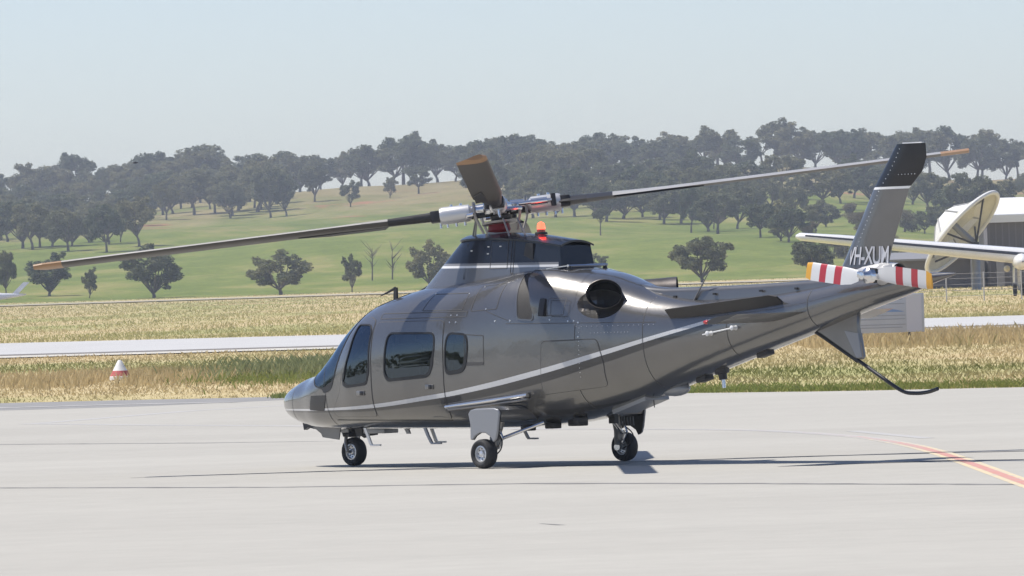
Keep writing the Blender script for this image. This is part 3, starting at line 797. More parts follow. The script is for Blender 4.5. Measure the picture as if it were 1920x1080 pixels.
# fuselage stations: x, bottom, top, widest height, half width, lower and upper roundness
ST = np.array([
(3.80,.735,.785,.76,.02,2.0,2.0),(3.77,.67,.85,.76,.11,2.1,2.0),(3.68,.595,.91,.76,.20,2.3,2.0),(3.49,.53,.985,.77,.31,2.5,2.0),
(3.26,.485,1.055,.79,.41,2.8,2.0),(3.00,.455,1.11,.81,.50,3.2,2.05),(2.72,.44,1.225,.85,.60,3.6,2.1),(2.42,.435,1.455,.92,.665,3.9,2.2),
(2.10,.435,1.735,1.03,.725,4.0,2.25),(1.75,.435,1.915,1.13,.79,4.0,2.25),(1.30,.435,2.02,1.20,.815,4.0,2.3),(0.80,.435,2.10,1.24,.825,4.0,2.35),
(0.20,.435,2.15,1.25,.825,4.0,2.5),(-.40,.435,2.20,1.25,.82,3.8,2.75),(-.90,.45,2.24,1.24,.80,3.4,2.9),(-1.40,.49,2.24,1.23,.755,3.0,2.9),
(-1.90,.58,2.18,1.22,.68,2.7,2.8),(-2.40,.69,2.05,1.30,.575,2.4,2.5),(-2.90,.82,1.91,1.37,.47,2.2,2.4),(-3.60,1.01,1.84,1.43,.385,2.1,2.3),
(-4.40,1.22,1.86,1.54,.32,2.1,2.2),(-5.30,1.45,1.94,1.70,.255,2.0,2.0),(-6.10,1.67,2.03,1.85,.195,2.0,2.0),(-6.70,1.82,2.06,1.945,.125,2.0,2.0),
(-7.20,1.965,2.055,2.01,.05,2.0,2.0),(-7.44,2.025,2.045,2.035,.008,2.0,2.0)])[::-1]
def pchip(x, y):
    h = np.diff(x); d = np.diff(y) / h; m = np.zeros_like(y)
    for i in range(1, len(x) - 1):
        if d[i - 1] * d[i] > 0:
            w1 = 2 * h[i] + h[i - 1]; w2 = h[i] + 2 * h[i - 1]; m[i] = (w1 + w2) / (w1 / d[i - 1] + w2 / d[i])
    m[0] = d[0]; m[-1] = d[-1]
    def f(t):
        t = min(max(t, x[0]), x[-1]); i = int(min(max(np.searchsorted(x, t) - 1, 0), len(x) - 2)); s = (t - x[i]) / h[i]
        return float((1 + 2 * s) * (1 - s) ** 2 * y[i] + s * (1 - s) ** 2 * h[i] * m[i] + s * s * (3 - 2 * s) * y[i + 1] + s * s * (s - 1) * h[i] * m[i + 1])
    return f
_FN = [pchip(ST[:, 0], ST[:, k].copy()) for k in range(1, 7)]
def sec(x): return [f(x) for f in _FN]
def side(x, z):
    zb, zt, zm, w, nb, nt = sec(x)
    q, n = ((z - zm) / (zt - zm), nt) if z >= zm else ((zm - z) / (zm - zb), nb)
    return 0. if q >= 1 else w * (1 - q ** n) ** (1 / n)
def sfp(x, a):
    zb, zt, zm, w, nb, nt = sec(x)
    if a >= 0: return (x, w * max(math.cos(a), 0) ** (2 / nt), zm + (zt - zm) * math.sin(a) ** (2 / nt))
    return (x, w * max(math.cos(a), 0) ** (2 / nb), zm - (zm - zb) * math.sin(-a) ** (2 / nb))
def xz2a(x, z):
    zb, zt, zm, w, nb, nt = sec(x)
    if z >= zm: return math.asin(min(1, ((z - zm) / (zt - zm)) ** (nt / 2)))
    return -math.asin(min(1, ((zm - z) / (zm - zb)) ** (nb / 2)))
def surf_n(p):
    x, y, z = p
    def g(xx, up):
        zb, zt, zm, w, nb, nt = sec(xx)
        h, n = (zt - zm, nt) if up else (zm - zb, nb)
        return (abs(y) / w) ** n + (abs(z - zm) / h) ** n
    zb, zt, zm, w, nb, nt = sec(x); up = z >= zm; h, n = (zt - zm, nt) if up else (zm - zb, nb)
    gx = (g(x + .01, up) - g(x - .01, up)) / .02
    gy = n / w * (abs(y) / w) ** (n - 1) * (1 if y >= 0 else -1)
    gz = n / h * (abs(z - zm) / h) ** (n - 1) * (1 if up else -1)
    return Vector((max(-60, min(60, gx)), gy, gz)).normalized()

# --- paints
SX0, SX1 = -5., 4.
def paint_material():
    m = bpy.data.materials.new('gunmetal_paint'); nt, p = nodes_of(m)
    tc = nt.nodes.new('ShaderNodeTexCoord').outputs['Object']
    sep = nt.nodes.new('ShaderNodeSeparateXYZ'); nt.links.new(tc, sep.inputs[0])
    u = nt.nodes.new('ShaderNodeMapRange'); u.inputs['From Min'].default_value = SX0; u.inputs['From Max'].default_value = SX1
    nt.links.new(sep.outputs['X'], u.inputs['Value'])
    def curve(pts, ymax):
        c = nt.nodes.new('ShaderNodeFloatCurve'); cv = c.mapping.curves[0]
        P = [((x - SX0) / (SX1 - SX0), y / ymax) for x, y in sorted(pts)]
        cv.points[0].location = P[0]; cv.points[1].location = P[-1]
        for q in P[1:-1]: cv.points.new(*q)
        c.mapping.update(); nt.links.new(u.outputs[0], c.inputs['Value'])
        return math_n(nt, 'MULTIPLY', c.outputs[0], ymax)
    zc = curve([(4, .69), (3.37, .688), (2.26, .70), (1.35, .74), (.38, .83), (-.09, .88), (-1.4, 1.09), (-2.45, 1.315), (-2.89, 1.415), (-3.81, 1.60), (-5, 1.84)], 2.)
    tw = curve([(4, .014), (2.3, .026), (1.35, .041), (0, .052), (-1.4, .062), (-2.5, .052), (-3.5, .04), (-5, .03)], .1)
    tb = curve([(4, .02), (2.3, .025), (1.35, .035), (0, .075), (-1.4, .095), (-2.5, .085), (-3.5, .06), (-5, .04)], .1)
    d = math_n(nt, 'SUBTRACT', zc, sep.outputs['Z'])
    inside = math_n(nt, 'GREATER_THAN', sep.outputs['X'], -3.95)
    white = math_n(nt, 'MULTIPLY', math_n(nt, 'MULTIPLY', math_n(nt, 'GREATER_THAN', d, 0), math_n(nt, 'LESS_THAN', d, tw)), inside)
    black = math_n(nt, 'MULTIPLY', math_n(nt, 'MULTIPLY', math_n(nt, 'GREATER_THAN', d, tw), math_n(nt, 'LESS_THAN', d, math_n(nt, 'ADD', tw, tb))), inside)
    fl = noise(nt, tc, 900, 1); dirt = noise(nt, tc, 2.2, 5)
    base = ramp(nt, fl, [(.35, (.140, .137, .132)), (.65, (.185, .180, .173))])
    base = mixc(nt, .25, base, ramp(nt, dirt, [(.3, (.35, .35, .35)), (.7, (.65, .65, .65))]), 'OVERLAY')
    c = mixc(nt, white, base, (.60, .60, .60)); c = mixc(nt, black, c, (.022, .022, .024))
    nt.links.new(c, p.inputs['Base Color'])
    sm = math_n(nt, 'MAXIMUM', white, black)
    nt.links.new(math_n(nt, 'MULTIPLY', math_n(nt, 'SUBTRACT', 1, sm), .72), p.inputs['Metallic'])
    p.inputs['Roughness'].default_value = .27; p.inputs['Coat Weight'].default_value = .9; p.inputs['Coat Roughness'].default_value = .06
    wv = noise(nt, tc, 3.2, 3); b = nt.nodes.new('ShaderNodeBump'); b.inputs['Strength'].default_value = .2; b.inputs['Distance'].default_value = .02
    nt.links.new(wv, b.inputs['Height']); nt.links.new(b.outputs[0], p.inputs['Coat Normal']); nt.links.new(b.outputs[0], p.inputs['Normal'])
    return m
M_paint = paint_material()
M_grey = mat('grey_paint', (.165, .162, .158), .30, .65, .7, var=.08, vscale=3)
M_navy = mat('navy_paint', (.012, .016, .026), .22, 0, .25, spec=.35)
M_black = mat('black_paint', (.012, .012, .014), .28, 0, .2, spec=.4)
M_lining = mat('cabin_lining', (.05, .05, .052), .8)
M_rubber = mat('rubber_seal', (.012, .012, .013), .45)
M_tyre = mat('tyre_rubber', (.022, .022, .024), .75, var=.2, vscale=30, bump=.2, bscale=120)
M_rim = mat('wheel_alloy', (.62, .63, .65), .35, .7)
M_steel = mat('polished_steel', (.70, .70, .71), .22, 1.)
M_dull = mat('dull_metal', (.30, .29, .28), .45, .8)
M_dark = mat('dark_fitting', (.03, .03, .032), .5, .2)
M_soot = mat('exhaust_soot', (.010, .010, .011), .85)
M_burnt = mat('burnt_steel', (.16, .145, .135), .38, .85, var=.2, vscale=6)
M_white = mat('white_paint', (.76, .76, .75), .35, 0, .3)
M_silver = mat('silver_paint', (.60, .60, .60), .35, .45, .3)
M_fair = mat('pale_grey_paint', (.25, .26, .28), .38, .2, .4)
M_seat = mat('seat_leather', (.30, .28, .26), .6)
M_redl = mat('red_lens', (.45, .01, .01), .15, 0, 1)
M_redp = mat('red_hub_boot', (.20, .012, .015), .5)
M_glow = mat('beacon_glow', (.6, .05, .03), .2, emit=((1., .05, .025), 6.))
M_mesh = mat('intake_mesh', (.055, .052, .048), .6, .4, var=.5, vscale=160)
M_seam = mat('panel_gap', (.07, .068, .065), .6)
M_rivet = mat('fastener', (.75, .75, .74), .3, .9)
def glass_material():
    m = bpy.data.materials.new('tinted_glass'); nt, p = nodes_of(m); nt.nodes.remove(p)
    fr = nt.nodes.new('ShaderNodeFresnel'); fr.inputs['IOR'].default_value = 1.85
    tr = nt.nodes.new('ShaderNodeBsdfTransparent'); tr.inputs['Color'].default_value = (.13, .175, .26, 1)
    gl = nt.nodes.new('ShaderNodeBsdfGlossy'); gl.inputs['Roughness'].default_value = .015; gl.inputs['Color'].default_value = (.68, .84, 1, 1)
    mx = nt.nodes.new('ShaderNodeMixShader'); nt.links.new(fr.outputs[0], mx.inputs[0]); nt.links.new(tr.outputs[0], mx.inputs[1]); nt.links.new(gl.outputs[0], mx.inputs[2])
    nt.links.new(mx.outputs[0], nt.nodes['Material Output'].inputs['Surface'])
    return m
M_glass = glass_material()

# --- surface patches: outlines given as (x, z) or (x, angle) on the left side, laid on the skin
AS = .8
def dense(poly, d=.045):
    o = []
    for (a, b), (c, e) in zip(poly, poly[1:] + poly[:1]):
        n = max(1, int(math.hypot(c - a, e - b) / d))
        o += [(a + (c - a) * i / n, b + (e - b) * i / n) for i in range(n)]
    return o
def rounded(poly, r, seg=4):
    o = []; n = len(poly)
    for i in range(n):
        p0, p, p1 = Vector(poly[i - 1]), Vector(poly[i]), Vector(poly[(i + 1) % n])
        a = (p0 - p); b = (p1 - p); rr = min(r, a.length * .45, b.length * .45)
        A = p + a.normalized() * rr; B = p + b.normalized() * rr
        for k in range(seg + 1):
            t = k / seg; q = A * (1 - t) ** 2 + p * 2 * t * (1 - t) + B * t * t; o.append((q.x, q.y))
    return o
def area2(poly): return sum(a[0] * b[1] - b[0] * a[1] for a, b in zip(poly, poly[1:] + poly[:1]))
def grow(poly, d):
    n = len(poly); s = 1 if area2(poly) > 0 else -1; o = []
    for i in range(n):
        p0, p, p1 = Vector(poly[i - 1]), Vector(poly[i]), Vector(poly[(i + 1) % n])
        t = (p1 - p0); 
        if t.length < 1e-9: o.append(tuple(p)); continue
        t.normalize(); o.append((p.x + t.y * d * s, p.y - t.x * d * s))
    return o
def inpoly(pt, poly):
    x, y = pt; c = False
    for (a, b), (d, e) in zip(poly, poly[1:] + poly[:1]):
        if (b > y) != (e > y) and x < (d - a) * (y - b) / (e - b) + a: c = not c
    return c
def to_xa(poly): return [(x, xz2a(x, z) * AS) for x, z in poly]
def tri_region(outer, holes, step):
    """constrained triangulation in (x, angle) space"""
    V = []; E = []
    for lp in [outer] + holes:
        b = len(V); V += lp; E += [(b + i, b + (i + 1) % len(lp)) for i in range(len(lp))]
    xs = [p[0] for p in outer]; ys = [p[1] for p in outer]
    sg = [outer] + holes
    x = min(xs) + step / 2
    while x < max(xs):
        y = min(ys) + step / 2
        while y < max(ys):
            if inpoly((x, y), outer) and not any(inpoly((x, y), h) for h in holes):
                if min((x - a) ** 2 + (y - b) ** 2 for lp in sg for a, b in lp) > (step * .45) ** 2: V.append((x, y))
            y += step
        x += step
    v, e, f, *_ = geometry.delaunay_2d_cdt([Vector(p) for p in V], E, [], 1, 1e-5)
    T = []
    for t in f:
        c = sum((v[i] for i in t), Vector((0, 0))) / len(t)
        if inpoly(c, outer) and not any(inpoly(c, h) for h in holes): T.append(tuple(t))
    return [tuple(q) for q in v], T
def patch_mesh(name, outer, holes, material, off=.004, depth=.012, s=1, step=.07, bulge=None):
    P2, T = tri_region(outer, holes, step)
    def pos(x, a):
        q = Vector(sfp(x, a)); return q + surf_n(q) * (off + bulge(x, a))
    used = sorted({i for t in T for i in t}); rm = {i: k for k, i in enumerate(used)}
    vs, ns = [], []
    for i in used:
        x, a = P2[i]; p = Vector(sfp(x, a / AS)); nn = surf_n(p); o = off + (bulge(x, a / AS) if bulge else 0)
        p = p + nn * o
        if bulge:
            m_ = (pos(x, a / AS + .01) - pos(x, a / AS - .01)).cross(pos(x + .008, a / AS) - pos(x - .008, a / AS)).normalized(); nn = m_ if m_.dot(nn) > 0 else -m_
        vs.append((p.x, p.y * s, p.z)); ns.append((nn.x, nn.y * s, nn.z))
    F = [tuple(rm[i] for i in t) for t in T]
    def facing(f):
        a, b, c = (Vector(vs[i]) for i in f[:3]); return (b - a).cross(c - a).dot(Vector(ns[f[0]])) > 0
    F = [f if facing(f) else f[::-1] for f in F]
    ec = {}
    for f in F:
        for a, b in zip(f, f[1:] + f[:1]): ec[(a, b)] = 1
    bd = [e for e in ec if (e[1], e[0]) not in ec]
    nv = list(vs); nn2 = list(ns); idx = {}
    if depth:
        for a, b in bd:
            for q in (a, b):
                if q not in idx:
                    idx[q] = len(nv); nv.append(tuple(Vector(vs[q]) - Vector(ns[q]) * depth)); nn2.append(ns[q])
        sk = [(b, a, idx[a], idx[b]) for a, b in bd]
    else: sk = []
    me = bpy.data.meshes.new(name); me.from_pydata(nv, [], F + sk); me.materials.append(material)
    me.polygons.foreach_set('use_smooth', [True] * len(F) + [False] * len(sk))
    if True:
        ln = []
        for pl_ in me.polygons:
            for vi in pl_.vertices: ln.append(nn2[vi] if pl_.index < len(F) else tuple(pl_.normal))
        me.normals_split_custom_set(ln)
    return me
def cutter(name, outer, s, d0=.05, d1=-.12, step=.09):
    """closed solid through the skin"""
    P2, T = tri_region(outer, [], step); vs = []
    for d in (d0, d1):
        for x, a in P2:
            p = Vector(sfp(x, a / AS)); p = p + surf_n(p) * d; vs.append((p.x, p.y * s, p.z))
    n = len(P2); F = [tuple(t) for t in T] + [tuple(i + n for i in t[::-1]) for t in T]; ec = set()
    for t in T:
        for a, b in zip(t, t[1:] + t[:1]): ec.add((a, b))
    F += [(a, b, b + n, a + n)[::-1] for a, b in ec if (b, a) not in ec]
    me = bpy.data.meshes.new(name); me.from_pydata(vs, [], F)
    me.materials.append(M_lining); me.materials.append(M_lining)
    bm = bmesh.new(); bm.from_mesh(me); bmesh.ops.recalc_face_normals(bm, faces=bm.faces[:]); bm.to_mesh(me); bm.free()
    me.polygons.foreach_set('material_index', [1] * len(me.polygons))
    return me
# outlines
COCKPIT_WIN = dense(rounded([(1.74,1.655),(1.47,1.65),(1.40,1.58),(1.395,1.17),(1.45,.985),(1.83,.955),(1.925,1.00),(1.78,1.36)], .045))
CABIN_WIN = dense(rounded([(1.06,1.55),(.23,1.54),(.22,1.38),(.31,1.065),(1.05,1.02),(1.11,1.10),(1.09,1.36)], .10))
REAR_WIN = dense(rounded([(.00,1.535),(-.33,1.515),(-.35,1.35),(-.27,1.115),(.03,1.085),(.035,1.3)], .09))
COCKPIT_DOOR = dense(rounded([(2.20,.66),(2.02,.86),(1.90,1.20),(1.83,1.50),(1.77,1.70),(1.56,1.745),(1.39,1.70),(1.362,1.40),(1.362,.60),(2.14,.60)], .05))
CABIN_DOOR = dense(rounded([(1.34,.56),(1.34,1.68),(.075,1.68),(.075,.56)], .07))
SIDE_HATCH = dense(rounded([(-1.53,1.41),(-2.30,1.425),(-2.38,1.16),(-2.36,.90),(-1.50,.82)], .05))
NOSE_PANEL = dense(rounded([(2.69,.845),(2.33,.85),(2.40,.665),(2.74,.68)], .02))
_w = lambda x, z: (x, xz2a(x, z) * AS)
_wa = lambda x, d: (x, R(d) * AS)
WINDSCREEN = dense(rounded([_w(2.26,.935), _w(2.15,1.03), _w(1.98,1.42), _w(1.88,1.66), _wa(1.82,64), _wa(1.82,86.5), _wa(2.45,87), _wa(2.80,87), _wa(2.77,55), _w(2.66,1.02), _w(2.58,.955), _w(2.42,.925)], .07))
ROOF_WIN = dense(rounded([_wa(1.72,64), _wa(1.72,84), _wa(1.22,85), _wa(1.30,70)], .05))
xa = {k: to_xa(v) for k, v in dict(cw=COCKPIT_WIN, bw=CABIN_WIN, rw=REAR_WIN, cd=COCKPIT_DOOR, bd=CABIN_DOOR, sh=SIDE_HATCH, np=NOSE_PANEL).items()}

# --- fuselage skin, hollowed and cut
def loft(name, xs, ring, fn, mats, caps=True):
    vs = []; F = []
    for x in xs: vs += [fn(x, k) for k in range(ring)]
    for i in range(len(xs) - 1):
        for k in range(ring): F.append((i * ring + k, i * ring + (k + 1) % ring, (i + 1) * ring + (k + 1) % ring, (i + 1) * ring + k))
    if caps: F += [tuple(range(ring))[::-1], tuple(range((len(xs) - 1) * ring, len(xs) * ring))]
    me = bpy.data.meshes.new(name); me.from_pydata(vs, [], F)
    for m in mats: me.materials.append(m)
    bm = bmesh.new(); bm.from_mesh(me); bmesh.ops.recalc_face_normals(bm, faces=bm.faces[:]); bm.to_mesh(me); bm.free()
    return me
NRING = 64
def ring_pt(x, k, inset=0., zfloor=None):
    t = 2 * math.pi * k / NRING
    a = t if t <= math.pi / 2 else (math.pi - t if t <= 1.5 * math.pi else t - 2 * math.pi)
    s = 1 if (t < math.pi / 2 or t > 1.5 * math.pi) else -1
    p = sfp(x, a); y, z = p[1] * s, p[2]
    if inset:
        zb, zt, zm, w, nb, nt = sec(x); y *= (w - inset) / w; z = zm + (z - zm) * ((zt - zm - inset) / (zt - zm) if z > zm else (zm - zb - inset) / (zm - zb))
        if zfloor: z = max(z, zfloor)
    return (x, y, z)
xs = sorted(set(list(np.linspace(-7.44, -2.6, 40)) + list(np.linspace(-2.6, 2.4, 60)) + list(np.linspace(2.4, 3.6, 24)) + list(np.linspace(3.6, 3.8, 12))))
fus_me = loft('fuselage', xs, NRING, ring_pt, [M_paint, M_lining, M_grey])
tmp = link('tmp_fuselage', fus_me)
cuts = []
cav = loft('cavity', list(np.linspace(-.62, 2.62, 24)), NRING, lambda x, k: ring_pt(x, k, .05, .53), [M_lining, M_lining])
cav.polygons.foreach_set('material_index', [1] * len(cav.polygons)); cuts.append(link('tmp_c', cav))
for s in (1, -1):
    for key in ('cw', 'bw', 'rw'): cuts.append(link('tmp_c', cutter('c', xa[key], s)))
    cuts.append(link('tmp_c', cutter('c', WINDSCREEN, s))); cuts.append(link('tmp_c', cutter('c', ROOF_WIN, s)))
    e = MB().sphere((-2.33, s * .66, 1.862), (.36, .34, .215), 28, 16); em = e.mesh('c', [M_grey, M_grey, M_grey]); em.polygons.foreach_set('material_index', [2] * len(em.polygons)); cuts.append(link('tmp_c', em))
for c in cuts:
    md = tmp.modifiers.new('b', 'BOOLEAN'); md.operation = 'DIFFERENCE'; md.solver = 'EXACT'; md.object = c
dg = bpy.context.evaluated_depsgraph_get()
fin_me = bpy.data.meshes.new_from_object(tmp.evaluated_get(dg)); fin_me.name = 'fuselage'
for c in cuts + [tmp]: bpy.data.objects.remove(c)
ln = []; smf = []
for pl_ in fin_me.polygons:
    outer = pl_.material_index == 0
    smf.append(True)
    for vi in pl_.vertices:
        co = fin_me.vertices[vi].co
        if outer:
            n_ = surf_n(co) if -7.43 < co.x < 3.79 else pl_.normal
            ln.append(tuple(n_))
        else: ln.append(tuple(pl_.normal))
fin_me.polygons.foreach_set('use_smooth', smf); fin_me.normals_split_custom_set(ln)
fuselage = link('fuselage', fin_me, HELI)

def patch(name, outer, holes, material, parent, **kw): return link(name, patch_mesh(name, outer, holes, material, **kw), parent)
def mirror_z(me): return me
for s in (1, -1):
    # doors with their windows
    for dn, dk, wk, hx, hz in (('cockpit_door', 'cd', 'cw', 1.56, .87), ('cabin_door', 'bd', 'bw', .32, .93)):
        d = patch(dn, xa[dk], [xa[wk]], M_paint, HELI, off=.005, depth=.009, s=s)
        patch('window_pane', grow(xa[wk], .006), [], M_glass, d, off=.001, depth=0, s=s)
        patch('window_seal', grow(xa[wk], .014), [grow(xa[wk], -.006)], M_rubber, d, off=.011, depth=.012, s=s, step=.3)
        patch('door_gap', grow(xa[dk], .009), [grow(xa[dk], -.001)], M_seam, d, off=.002, depth=0, s=s, step=.3)
        y = side(hx, hz); h = MB()
        h.box((hx, s * (y + .012), hz), (.13, .02, .055), 0, bev=.008); h.box((hx - .03, s * (y + .022), hz), (.055, .02, .05), 1, bev=.006)
        h.build('handle', [M_dull, M_black], d)
    rw = patch('rear_window', grow(xa['rw'], .006), [], M_glass, HELI, off=.001, depth=0, s=s)
    patch('window_seal', grow(xa['rw'], .014), [grow(xa['rw'], -.006)], M_rubber, rw, off=.007, depth=.012, s=s, step=.3)
    ws = patch('windscreen', grow(WINDSCREEN, .006), [], M_glass, HELI, off=.001, depth=0, s=s)
    patch('windscreen_seal', grow(WINDSCREEN, .014), [grow(WINDSCREEN, -.006)], M_dark, ws, off=.004, depth=.010, s=s, step=.3)
    rf = patch('roof_window', grow(ROOF_WIN, .006), [], M_glass, HELI, off=.001, depth=0, s=s)
    patch('window_seal', grow(ROOF_WIN, .012), [grow(ROOF_WIN, -.006)], M_dark, rf, off=.004, depth=.010, s=s, step=.3)
    hh = patch('baggage_hatch', xa['sh'], [], M_paint, HELI, off=.005, depth=.009, s=s)
    patch('hatch_gap', grow(xa['sh'], .009), [grow(xa['sh'], -.001)], M_seam, hh, off=.002, depth=0, s=s, step=.3)
    patch('nose_panel', xa['np'], [], M_black, HELI, off=.005, depth=.009, s=s)
    # engine cowling with its intake behind a step
    CW = dense(rounded([_w(-1.13,2.19), _w(-1.17,2.10), _w(-1.32,1.92), _w(-1.40,1.66), _w(-1.84,1.66), _w(-1.95,1.80), _w(-1.92,2.02), _wa(-1.86,80), _wa(-1.2,80)], .05))
    def bul(x, a):
        t = min(1, max(0, (x + 1.90) / .7)); t = t * t * (3 - 2 * t)
        q = min(1, max(0, (a - R(17)) / R(16))) * min(1, max(0, (R(78) - a) / R(14)))
        return .055 * t * (q * q * (3 - 2 * q))
    cw = patch('engine_cowling', CW, [], M_paint, HELI, off=.002, depth=.03, s=s, bulge=bul, step=.045)
    IN = dense(rounded([_w(-.97,2.185), _w(-1.09,1.92), _w(-1.16,1.68), _w(-1.395,1.665), _w(-1.325,1.92), _w(-1.175,2.09), _w(-1.14,2.19)], .04))
    ik = patch('engine_intake', IN, [], M_mesh, HELI, off=.004, depth=.006, s=s)
    patch('intake_lip', grow(IN, .012), [grow(IN, -.002)], M_grey, ik, off=.010, depth=.012, s=s, step=.3)
    VN = dense([_w(-1.49,1.885), _w(-1.565,1.885), _w(-1.575,1.70), _w(-1.50,1.70)])
    patch('cooling_vent', VN, [], M_dark, HELI, off=.048, depth=.03, s=s)
    # access panels and skin joints: thin outlines
    for k, pg in enumerate([[(.55,1.80),(-.20,1.80),(-.20,1.99),(.50,1.985)], [(-.30,1.52),(-.62,1.50),(-.62,1.18),(-.30,1.18)], [(-1.62,1.88),(-1.86,1.88),(-1.86,1.70),(-1.62,1.70)],
                            [(1.32,1.78),(-.30,1.78),(-.30,1.72),(1.32,1.72)], [(-.36,2.06),(-.80,2.09),(-.80,1.80),(-.36,1.78)]]):
        P = to_xa(dense(rounded(pg, .02)))
        patch('panel_joint', grow(P, .004), [grow(P, -.004)], M_seam, fuselage, off=.0025 if k != 2 else .05, depth=0, s=s, step=.4)
    for pg in ([(-.98,1.63),(-3.1,1.60)], [(-2.0,1.60),(-2.0,.62)], [(-.62,1.78),(-1.02,1.66)], [(-2.9,1.88),(-2.95,.86)], [(-4.15,1.80),(-4.18,1.2)], [(-5.35,1.9),(-5.4,1.5)], [(2.42,1.30),(2.28,.50)], [(3.28,.95),(3.28,.55)], [(2.2,.56),(.1,.54)]):
        (a, b), (c, d_) = pg; n_ = 24; L1 = []; L2 = []
        for i in range(n_ + 1):
            x, z = a + (c - a) * i / n_, b + (d_ - b) * i / n_
            vert = abs(c - a) < abs(d_ - b); q = Vector((x, side(x, z) , z)); nn = surf_n(q)
            dx, dz = (.004, 0) if vert else (0, .004)
            for L_, sg in ((L1, 1), (L2, -1)):
                xx, zz = x + dx * sg, z + dz * sg; p = Vector((xx, side(xx, zz), zz)) + surf_n((xx, side(xx, zz), zz)) * .0025; L_.append((p.x, p.y * s, p.z))
        MB().add(L1 + L2, [(i, i + 1, n_ + 2 + i, n_ + 1 + i) for i in range(n_)]).build('panel_joint', M_seam, fuselage)
    rv = MB()
    def rivet(x, z, r=.008, o=.003):
        p = Vector((x, side(x, z), z)); nn = surf_n(p); p = p + nn * o; rv.lathe((p.x, p.y * s, p.z), (nn.x, nn.y * s, nn.z), [(0, r), (.004, r * .8), (.005, 0)], 6)
    for i in range(16): rivet(-2.02 - i * .07, 1.575 - i * .0, .0055)
    for i in range(12): rivet(-2.06, 1.56 - i * .05, .0055); rivet(-2.72 + i * .045, 1.50, .005)
    for x, z in ((-.02,1.74),(-.13,1.74),(-.02,1.66),(-.13,1.66),(-.62,1.80),(-.80,1.66),(-1.04,1.66),(-1.64,1.66),(-1.90,1.64),(-1.98,1.64),(-.2,1.98),(.5,1.99),(-.42,2.05),(-2.04,1.62),(-2.05,1.46)): rivet(x, z, .011)
    for i in range(10): rivet(-2.9 - i * .1, 1.40 + i * .021, .006, .006)
    tag(rv.build('rivet_row', M_rivet, fuselage), kind='stuff')

# --- spine over the tail boom (drive shaft cover)
def spine_pt(x, k):
    top = float(np.interp(x, [-6.0,-5.6,-5.1,-4.4,-3.6,-2.9,-2.6,-2.2,-1.7], [2.04,2.025,2.005,1.985,1.975,1.975,2.0,2.075,2.20]))
    hw = float(np.interp(x, [-6.0,-5.5,-2.6,-1.7], [.05,.085,.115,.16])); zb = sec(x)[1] - .12
    P = [(hw, zb), (hw, top - .05), (hw * .86, top - .018), (hw * .55, top), (0, top + .004), (-hw * .55, top), (-hw * .86, top - .018), (-hw, top - .05), (-hw, zb)]
    return (x, *P[k])
sp = loft('shaft_cover', list(np.linspace(-6.0, -1.7, 40)), 9, spine_pt, [M_grey]); sp.polygons.foreach_set('use_smooth', [True] * len(sp.polygons)); sp.set_sharp_from_angle(angle=R(50))
spine = link('shaft_cover', sp, HELI)
for x in (-2.95, -3.1, -3.75, -4.5, -5.05):
    lt = MB().box((x, .118 * (1 if x > -5 else .85), float(np.interp(x, [-5.1, -3], [1.93, 1.875]))), (.05, .012, .022)).build('latch', M_dark, spine)

# --- rotor mast fairing
def pyl_outline(t, top):
    xf, xr, hw, hr = (.50, -1.33, .27, .235) if top else (1.22, -1.40, .37, .275)
    n_ = 14; xm = xf - (.55 if top else .85); o = []
    for i in range(n_ + 1):
        a = math.pi / 2 * (1 - i / n_)
        o.append((xm + (xf - xm) * math.sin(math.pi / 2 * i / n_) ** (1 / 1.1), hw * math.cos(math.pi / 2 * i / n_) ** .8 if i < n_ else 0))
    near = [(xr, hr), (xr + .5, hr + (hw - hr) * .5), (xm - .25, hw)] + o[:]
    return near + [(x, -y) for x, y in near[::-1][1:]]
zedge = lambda x: float(np.interp(x, [-1.6, -1.4, -.57, .1, .5, .8], [2.46, 2.485, 2.595, 2.60, 2.585, 2.56]))
b0, b1 = pyl_outline(0, False), pyl_outline(0, True); NL = 16; np_ = len(b0); vs = []
for j in range(NL + 1):
    t = j / NL
    for (xa0, ya0), (xa1, ya1) in zip(b0, b1):
        x = xa0 + (xa1 - xa0) * t; y = ya0 + (ya1 - ya0) * t; vs.append((x, y, 2.0 + (zedge(xa1) - 2.0) * t))
F = [(j * np_ + k, j * np_ + (k + 1) % np_, (j + 1) * np_ + (k + 1) % np_, (j + 1) * np_ + k) for j in range(NL) for k in range(np_)] + [tuple(range(NL * np_, NL * np_ + np_))]
def mast_paint():
    m = bpy.data.materials.new('mast_fairing_paint'); nt, p = nodes_of(m)
    tc = nt.nodes.new('ShaderNodeTexCoord').outputs['Object']; sep = nt.nodes.new('ShaderNodeSeparateXYZ'); nt.links.new(tc, sep.inputs[0])
    z = math_n(nt, 'SUBTRACT', sep.outputs['Z'], math_n(nt, 'MULTIPLY', sep.outputs['X'], .012))
    hi = math_n(nt, 'GREATER_THAN', z, 2.325); ln_ = math_n(nt, 'MULTIPLY', math_n(nt, 'GREATER_THAN', z, 2.272), math_n(nt, 'LESS_THAN', z, 2.298))
    rear = math_n(nt, 'LESS_THAN', sep.outputs['X'], -1.322)
    hi = math_n(nt, 'MAXIMUM', hi, rear)
    c = mixc(nt, hi, (.20, .20, .205), (.010, .013, .022)); c = mixc(nt, math_n(nt, 'MULTIPLY', ln_, math_n(nt, 'SUBTRACT', 1, rear)), c, (.72, .72, .72))
    nt.links.new(c, p.inputs['Base Color']); nt.links.new(math_n(nt, 'MULTIPLY', math_n(nt, 'LESS_THAN', z, 2.272), .6), p.inputs['Metallic'])
    p.inputs['Roughness'].default_value = .24; p.inputs['Coat Weight'].default_value = .2; p.inputs['Specular IOR Level'].default_value = .35; p.inputs['Coat Roughness'].default_value = .05
    return m
M_mast = mast_paint()
